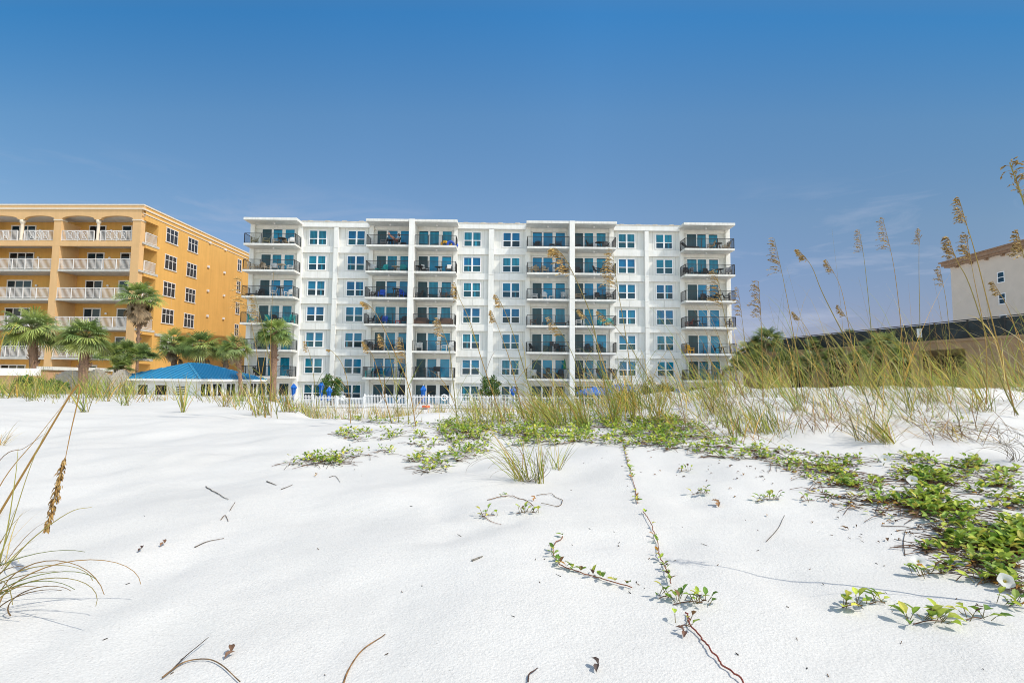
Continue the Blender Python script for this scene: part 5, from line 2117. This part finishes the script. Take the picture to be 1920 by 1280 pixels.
for i, (lab, pxs, Y, wd, c) in enumerate(LB):
    P = [at(px, py, Y) for px, py in pxs]
    P[0][2] = gz(P[0][0], P[0][1])
    o = P[0].copy()
    pts = smooth(P, 20) - o
    m = MB()
    q = np.linspace(0, 1, 20)
    m.tube(pts, wd * (1 - .8 * q), 4, c=np.array(c)[None] * (.8 + .4 * q[:, None]))
    b_ = m.build('blade', M_oat, LP)
    b_.location = Vector([float(k) for k in o]) - LP.location
    b_['label'] = lab
for i, (px, py, lab) in enumerate(((5, 835, 'thin grass tuft with arching blades at the left edge, farther back'), (-10, 1060, 'yellow green grass tuft half outside the left edge'))):
    tuft(px, py, lab, 15, (.16, .36), seed=40 + i, spread=.05, lean=(.35, 0), leanvar=.4, droop=.7, w=.0022, pal=[0, .04, .14, .05, .35, .25, .07, .1])

# ------------------------------------------------------------------ vines on the sand
VC = np.array([(.37, .48, .06), (.26, .39, .05), (.48, .55, .08), (.13, .24, .04), (.58, .55, .10), (.31, .42, .09)])
VB = np.array([(.20, .11, .05), (.10, .06, .035), (.45, .22, .04), (.26, .16, .08)])


def leaf(m_, p, az, tilt, ln, wd, col, rng_, fold=.35, curl=.25):
    d = np.array([math.cos(az) * math.cos(tilt), math.sin(az) * math.cos(tilt), math.sin(tilt)])
    sd = np.array([-math.sin(az), math.cos(az), 0]) + rng_.normal(size=3) * .2
    sd -= d * np.dot(sd, d)
    sd /= np.linalg.norm(sd)
    n_ = np.cross(d, sd)
    if n_[2] < 0: n_ = -n_
    mid = [p, p + d * ln * .38 + n_ * ln * curl * .25, p + d * ln * .75 + n_ * ln * curl * .12, p + d * ln - n_ * ln * curl * .2]
    e1 = [mid[1] + s_ * sd * wd * .95 + n_ * fold * wd for s_ in (-1, 1)]
    e2 = [mid[2] + s_ * sd * wd * .72 + n_ * fold * wd * .8 for s_ in (-1, 1)]
    V_ = mid + e1 + e2
    c = np.array(col)
    m_.add(V_, [(0, 4, 1), (4, 6, 2, 1), (6, 3, 2), (0, 1, 5), (1, 2, 7, 5), (2, 3, 7)],
           np.array([c * .8, c * 1.15, c * 1.1, c, c * .95, c * 1.0, c * .9, c * .95]))


def leafcol(rng_, dead=.08, dark=0.0):
    if rng_.uniform() < dead: return VB[rng_.integers(len(VB))] * rng_.uniform(.7, 1.2)
    return VC[rng_.integers(len(VC))] * rng_.uniform(.65, 1.25) * (1 - dark)


vr = np.random.default_rng(21)
m = MB()


def vpatch(cx, cy, rx, ry, n, size=.036, dead=.08, ang=0.0, dark=0.0, lift=(.008, .05), thr=.43):
    """n sprays inside a pixel ellipse, each spray a few leaves at one node of a runner"""
    ca, sa = math.cos(ang), math.sin(ang)
    for i in range(n):
        r = math.sqrt(vr.uniform())
        a = vr.uniform(0, 2 * PI)
        ex_, ey_ = rx * r * math.cos(a), ry * r * math.sin(a)
        px, py = cx + ex_ * ca - ey_ * sa, cy + ex_ * sa + ey_ * ca
        p = ground(px, py)
        if .35 * vnoise(p[0] * 4.5, p[1] * 3.5, 9) + .65 * vnoise(p[0] * 12, p[1] * 10, 10) < thr: continue
        for k in range(vr.integers(2, 5)):
            az = vr.uniform(0, 2 * PI)
            z_ = vr.uniform(*lift)
            q = p + np.array([math.cos(az) * .012, math.sin(az) * .012, z_])
            dd_ = vr.uniform() < dead
            leaf(m, q if not dd_ else p + np.array([0, 0, .006]), az, vr.uniform(.0, .9) if not dd_ else vr.uniform(-.1, .3), size * vr.uniform(.6, 1.25), size * vr.uniform(.20, .32),
                 leafcol(vr, 1.0 if dd_ else 0, dark), vr, fold=vr.uniform(.1, .6))
        if vr.uniform() < .8:
            az = vr.uniform(0, 2 * PI)
            e = p + np.array([math.cos(az), math.sin(az), 0]) * vr.uniform(.06, .20)
            e[2] = gz(e[0], e[1]) + .006
            m.tube([p + np.array([0, 0, .004]), (p + e) / 2 + np.array([0, 0, .012]), e], .0016, 4, c=(.14, .075, .04))


# band along the middle crest
vpatch(1060, 798, 235, 24, 950, .046)
vpatch(1190, 812, 135, 26, 420, .046, .14)
vpatch(960, 812, 155, 28, 520, .046, .10)
vpatch(850, 832, 80, 36, 240, .042, .10)
vpatch(805, 872, 40, 18, 90, .040, .12)
vpatch(690, 815, 62, 12, 110, .042, .08)
vpatch(612, 864, 40, 10, 70, .036, .10, thr=.3)
vpatch(560, 868, 22, 8, 14, .032, .2, thr=.3)
vpatch(668, 852, 26, 6, 14, .032, .15, thr=.3)
vpatch(720, 848, 22, 5, 10, .032, .15, thr=.3)
vpatch(650, 782, 110, 6, 200, .048, .05, ang=.10)
vpatch(790, 795, 90, 9, 70, .038, .08)
vpatch(1330, 838, 110, 22, 210, .040, .18, ang=.12)
vpatch(1290, 795, 80, 20, 70, .034, .2)
vpatch(1480, 862, 90, 18, 150, .034, .25, ang=.2)
vpatch(1560, 885, 95, 28, 200, .032, .30, ang=.15, thr=.47, lift=(.004, .03))
vpatch(1700, 905, 155, 52, 560, .040, .22, ang=.12, thr=.48, lift=(.004, .035))
vpatch(1830, 945, 130, 88, 600, .044, .20, ang=.25, thr=.47, lift=(.004, .035))
vpatch(1800, 890, 110, 30, 120, .038, .2, ang=.1, thr=.5, lift=(.004, .03))
vpatch(1900, 1010, 70, 60, 220, .044, .40, thr=.46, lift=(.004, .035))
vpatch(1620, 945, 120, 16, 70, .026, .75, ang=.2, lift=(.002, .01))
vpatch(1800, 1040, 80, 26, 110, .034, .55, lift=(.002, .02))
vpatch(1790, 1052, 55, 20, 70, .040, .15)
vpatch(1895, 1085, 40, 30, 60, .042, .35)
vpatch(1785, 802, 70, 14, 30, .03, .5)
vo = m.build('vine_cover', M_vine)
vo['kind'] = 'stuff'
vo['label'] = 'bright green beach vine leaves spreading over the white sand'
vo['category'] = 'ground cover'

SPR = [
    (1740, 1168, 34, 20, 13, .056, 'leafy green vine sprig nearest the camera at lower right'),
    (1826, 1162, 18, 10, 5, .050, 'small vine sprig just right of the largest near sprig'),
    (1598, 1138, 24, 14, 8, .050, 'green vine sprig with dark twig left of the near pair'),
    (1645, 1132, 18, 10, 5, .046, 'small vine sprig with three leaves beside the dark twig sprig'),
    (1870, 1092, 40, 16, 14, .048, 'vine sprig under the large open white flower'),
    (1312, 926, 18, 9, 7, .044, 'lone vine sprig beside the pale dead leaf'),
    (1440, 938, 26, 14, 11, .042, 'vine sprig on bare sand below the leaf band'),
    (1515, 940, 16, 8, 4, .040, 'tiny vine sprig just right of the one on bare sand'),
    (1283, 884, 12, 6, 5, .040, 'tiny green sprig on open sand above the lone sprig'),
    (1290, 1132, 34, 13, 13, .040, 'vine sprig with yellow green leaves at the end of the trailing runner'),
    (1245, 1122, 12, 6, 4, .034, 'tiny sprig just left of the runner end'),
    (985, 962, 22, 10, 9, .036, 'vine sprig below the central grass tuft'),
    (915, 968, 16, 10, 6, .036, 'vine sprig left below the central grass tuft'),
    (1745, 1078, 30, 14, 11, .046, 'vine sprig beside the white flower with long shadow'),
    (1905, 1135, 16, 14, 7, .046, 'vine sprig cut by the right frame edge'),
    (1282, 1176, 12, 6, 3, .034, 'single curled leaf pair at the top of the red runner'),
]
for i, (px, py, rx, ry, n, sz, lab) in enumerate(SPR):
    r_ = np.random.default_rng(300 + i)
    o = ground(px, py)
    t = thing('vine_sprig', lab, 'vine', o, 0, 'vine sprigs on open sand')
    st, fl_ = MB(), MB()
    e0, e1 = ground(px - rx * .8, py + ry * .2) - o, ground(px + rx * .8, py - ry * .1) - o
    run = smooth([e0 + [0, 0, .004], [0, 0, .008], e1 + [0, 0, .004]], 9)
    st.tube(run, .0016, 5, c=(.17, .08, .045))
    sz *= .82
    for k in range(int(n * 1.6)):
        b0 = run[r_.integers(0, 9)] + np.array([r_.normal() * .012, r_.normal() * .012, 0])
        az = r_.uniform(0, 2 * PI)
        h_ = r_.uniform(.006, .030)
        tp = b0 + np.array([math.cos(az) * .012, math.sin(az) * .012, h_])
        st.tube([b0, tp], .0011, 4, c=(.20, .16, .05))
        leaf(fl_, tp, az, r_.uniform(.0, .9), sz * r_.uniform(.65, 1.15), sz * r_.uniform(.20, .30), leafcol(r_, .08), r_, fold=r_.uniform(.2, .6))
    st.build('stem', M_vine, t)
    fl_.build('foliage', M_vine, t)


def runner(label, pxs, rad, col, nleaf, seed, sz=.022, lift=.006):
    r_ = np.random.default_rng(seed)
    P = [ground(px, py) for px, py in pxs]
    o = P[0].copy()
    pts = smooth(P, 40)
    jig = np.cumsum(r_.normal(size=(40, 2)) * .003, axis=0)
    jig -= np.linspace(0, 1, 40)[:, None] * jig[-1]
    pts[:, :2] += jig
    for i, p in enumerate(pts):
        p[2] = gz(p[0], p[1]) + lift * (.7 + .5 * math.sin(i * .22) ** 2)
    pts = pts - o
    t = thing('vine_runner', label, 'vine', o)
    m_ = MB()
    m_.tube(pts, rad, 6, c=col)
    m_.build('stem', M_vine, t)
    if nleaf:
        m_ = MB()
        for k in range(nleaf):
            p = pts[r_.integers(0, 40)]
            for q in range(2):
                az = r_.uniform(0, 2 * PI)
                leaf(m_, p + np.array([0, 0, .006]), az, r_.uniform(.1, .8), sz * r_.uniform(.6, 1.3), sz * .26, leafcol(r_, .30), r_)
        m_.build('foliage', M_vine, t)


RB = (.34, .14, .08)
runner('long reddish runner trailing down the sand from the vine band', [(1168, 838), (1178, 870), (1188, 910), (1195, 945)], .0019, RB, 30, 1, .028)
runner('reddish runner continuing down the sand in the middle of the slope', [(1205, 960), (1222, 1000), (1240, 1050), (1258, 1100)], .0019, RB, 16, 2, .026, lift=.012)
runner('runner with yellow leaves curving down and right on the sand', [(1052, 1005), (1038, 1030), (1042, 1055), (1070, 1072), (1115, 1085), (1185, 1104)], .0020, RB, 15, 3, .034)
runner('straight bare red runner at the lower right of centre', [(1286, 1152), (1312, 1192), (1345, 1240), (1395, 1290)], .0023, (.30, .085, .06), 0, 4, lift=.010)
runner('brown runner looping round the base of the central tuft', [(915, 938), (950, 932), (980, 935), (1000, 950)], .0020, (.25, .13, .05), 3, 5)
runner('small brown loop of runner right of the central tuft', [(1005, 930), (1035, 930), (1050, 940), (1040, 950), (1015, 945)], .0016, (.20, .13, .07), 0, 6)


def flower(px, py, size, label, face, Y=None):
    p = ground(px, py)
    t = thing('morning_glory_flower', label, 'flower', p, 0, 'white trumpet flowers in the vine')
    fz = np.array(face, float)
    fz /= np.linalg.norm(fz)
    a_ = np.cross(fz, [0, 0, 1.0])
    a_ /= np.linalg.norm(a_)
    b_ = np.cross(a_, fz)
    c0 = np.array([0, -size * .6, size * 1.5])
    m_ = MB()
    V_, F_, C_ = [], [], []
    n = 20
    for r, h in ((.10, -.9), (.14, -.5), (.30, -.2), (.62, -.02), (1.0, .05)):
        for j in range(n):
            an = j * 2 * PI / n
            rr = r * size * (1 + (.07 * math.cos(5 * an) if r > .5 else 0))
            V_.append(c0 + fz * h * size + a_ * rr * math.cos(an) + b_ * rr * math.sin(an))
            C_.append((.80, .80, .76) if r > .25 else (.62, .58, .20))
    for i in range(4):
        for j in range(n):
            x, y = i * n + j, i * n + (j + 1) % n
            F_.append((x, y, y + n, x + n))
    m_.add(V_, F_, np.array(C_))
    m_.build('petals', M_petal, t, True)
    m_ = MB()
    m_.tube([c0 - fz * size * .25, c0 + fz * size * .02], [size * .10, size * .06], 6, c=(.55, .42, .05))
    m_.build('throat', M_petal, t)
    m_ = MB()
    m_.tube([np.array([0, 0, 0]), c0 - fz * size * .9], .0025, 5, c=(.16, .2, .05))
    m_.build('stalk', M_vine, t)


flower(1880, 1106, .024, 'large open white trumpet flower at lower right', (-.25, -.8, .55))
flower(1717, 1066, .024, 'white trumpet flower casting a funnel shadow on sand', (-.2, -.35, .85))
flower(1707, 912, .027, 'creamy trumpet flower in the middle of the dense vine', (-.4, -.7, .5))
flower(1656, 872, .030, 'white trumpet flower at the upper edge of the dense vine', (-.5, -.6, .5))
flower(1750, 815, .030, 'white trumpet flower up on the ridge sand', (-.2, -.8, .5))


def twig(label, pxs, rad, col=(.17, .125, .09), lift=.004, end=None, name='dry_twig'):
    P = [ground(px, py) for px, py in pxs]
    o = P[0].copy()
    pts = smooth(P, 24)
    q = np.linspace(0, 1, 24)
    for i, p in enumerate(pts):
        up = lift if end is None else lift + (end - lift) * q[i]
        p[2] = gz(p[0], p[1]) + up
    m_ = MB()
    r_ = np.random.default_rng(int(pxs[0][0]))
    m_.tube(pts - o, rad * .78 * (1 - .45 * q) * r_.uniform(.85, 1.15, 24), 6, c=np.array(col)[None] * r_.uniform(.6, 1.4, (24, 1)))
    b_ = m_.build(name, M_oat)
    b_.location = Vector([float(k) for k in o])
    tag(b_, label, 'twig')


TN = (.30, .16, .06)
twig('curved tan twig at bottom centre of the sand', [(642, 1288), (655, 1255), (680, 1220), (722, 1191)], .0030, TN)
twig('curved brown twig arching at the bottom left of the sand', [(304, 1274), (345, 1245), (385, 1239), (415, 1250), (450, 1282)], .0028, (.26, .16, .08), .006)
twig('straight dark twig leaning on the arched brown one', [(322, 1258), (350, 1236), (390, 1208)], .0022, (.07, .05, .04), .004, .02)
twig('thin grey twig in the middle left of the sand', [(365, 1027), (390, 1016), (420, 1010)], .0026)
twig('grey feathery stem lying at upper left sand', [(386, 912), (405, 924), (428, 937)], .0036, (.20, .17, .14))
twig('short dark twig pointing up beside the feathery stem', [(431, 958), (441, 941)], .0022, (.16, .08, .04))
twig('small bent twig shaped like a hook on left sand', [(414, 975), (422, 967), (428, 978)], .0026, (.20, .11, .05))
twig('short grey stick below the left vine patch', [(500, 903), (518, 910)], .0040, (.15, .12, .09))
twig('thin forked twig right of the short grey stick', [(527, 918), (540, 913), (549, 909)], .0028)
twig('bent thin twig below the left vine patch right side', [(617, 895), (628, 893), (637, 904)], .0026)
twig('dark twig lying under the central sprigs', [(905, 968), (920, 978), (940, 984)], .0020, (.25, .1, .05))
twig('dark curved twig at the bottom edge, centre', [(990, 1282), (992, 1268), (1000, 1262), (1008, 1256)], .0028, (.10, .06, .05), .006)
twig('horizontal grey stick on sand below the dense vine', [(1652, 987), (1695, 988), (1738, 993)], .0026, (.15, .12, .10))
twig('upright fork shaped twig below the horizontal stick', [(1697, 1043), (1694, 1018), (1698, 995)], .0022, (.13, .11, .10))
twig('slender grey twig on open sand right of centre', [(1437, 1016), (1460, 990), (1471, 967)], .0022, (.16, .13, .11))
twig('brown stick poking from the vine edge', [(1570, 946), (1600, 950), (1628, 957)], .0024, (.26, .13, .06))
twig('long pale stick lying on the ridge sand at right', [(1790, 797), (1830, 807), (1870, 812)], .0040, (.26, .20, .14))
twig('pale straw broken stalk standing slanted in the ridge grass', [(1445, 690 + 70), (1470, 755)], .004, (.45, .40, .32))
twig('grey half buried stick beside the footprint', [(885, 1052), (905, 1044)], .0050, (.26, .24, .21))


def deadleaf(px, py, ln, label, seed, col=(.42, .24, .12)):
    r_ = np.random.default_rng(seed)
    p = ground(px, py)
    m_ = MB()
    for k in range(2):
        leaf(m_, np.array([k * ln * .3, k * ln * .6, .004 + .008 * k]), 1.2 + k * 1.1 + r_.uniform(-.3, .3), .35, ln, ln * .28, np.array(col) * (1 - .2 * k), r_, fold=.7, curl=.5)
    b_ = m_.build('dead_leaf', M_vine)
    b_.location = Vector([float(k) for k in p])
    tag(b_, label, 'dead leaf')


deadleaf(1348, 952, .048, 'pale orange dead leaf on open sand right of centre', 1)
deadleaf(1000, 940, .030, 'orange dead leaf below the central tuft', 2, (.55, .25, .05))
deadleaf(420, 1186 + 52, .03, 'small red brown leaf scrap above the arched twig', 3, (.24, .14, .09))
deadleaf(300, 1026, .028, 'red brown leaf scrap on the left sand', 4, (.28, .16, .10))
deadleaf(258, 1036, .022, 'tiny dark leaf scrap left of the red brown one', 5, (.10, .06, .05))
deadleaf(590, 894, .026, 'tan leaf lying below the left vine patch', 6, (.45, .28, .12))
deadleaf(1118, 1263, .028, 'dark leaf scrap at the bottom right of centre', 7, (.12, .09, .08))
deadleaf(1282, 1198, .028, 'brown leaf scrap beside the red runner', 8, (.20, .11, .08))

# specks of plant debris
m = MB()
r_ = np.random.default_rng(66)
for i in range(110):
    if r_.uniform() < .6:
        px, py = r_.uniform(1000, 1900), r_.uniform(850, 1150)
    else:
        px, py = r_.uniform(60, 1900), r_.uniform(840, 1270)
    p = ground(px, py)
    az = r_.uniform(0, PI)
    ln = r_.uniform(.003, .012) * (2.2 if r_.uniform() < .12 else 1)
    d = np.array([math.cos(az), math.sin(az), r_.uniform(-.1, .3)]) * ln
    m.bar(p + [0, 0, .001], p + d + [0, 0, .003], r_.uniform(.001, .003), .0015, c=np.array([(.12, .08, .05), (.20, .13, .08), (.06, .05, .045)][r_.integers(3)]))
for i in range(150):          # fallen brown leaves under the vine
    px, py = (r_.normal(1750, 120), r_.normal(975, 40)) if r_.uniform() < .6 else (r_.normal(1480, 130), r_.normal(885, 16))
    if px > 1990: continue
    p = ground(px, py)
    leaf(m, p + np.array([0, 0, .003]), r_.uniform(0, 6.28), r_.uniform(-.1, .5), r_.uniform(.012, .028), r_.uniform(.003, .007), VB[r_.integers(len(VB))] * r_.uniform(.4, .9), r_, fold=.8, curl=.6)
db = m.build('plant_debris', M_vine)
db['kind'] = 'stuff'
db['label'] = 'dark specks and brown dead leaf scraps scattered on the white sand'
db['category'] = 'plant debris'
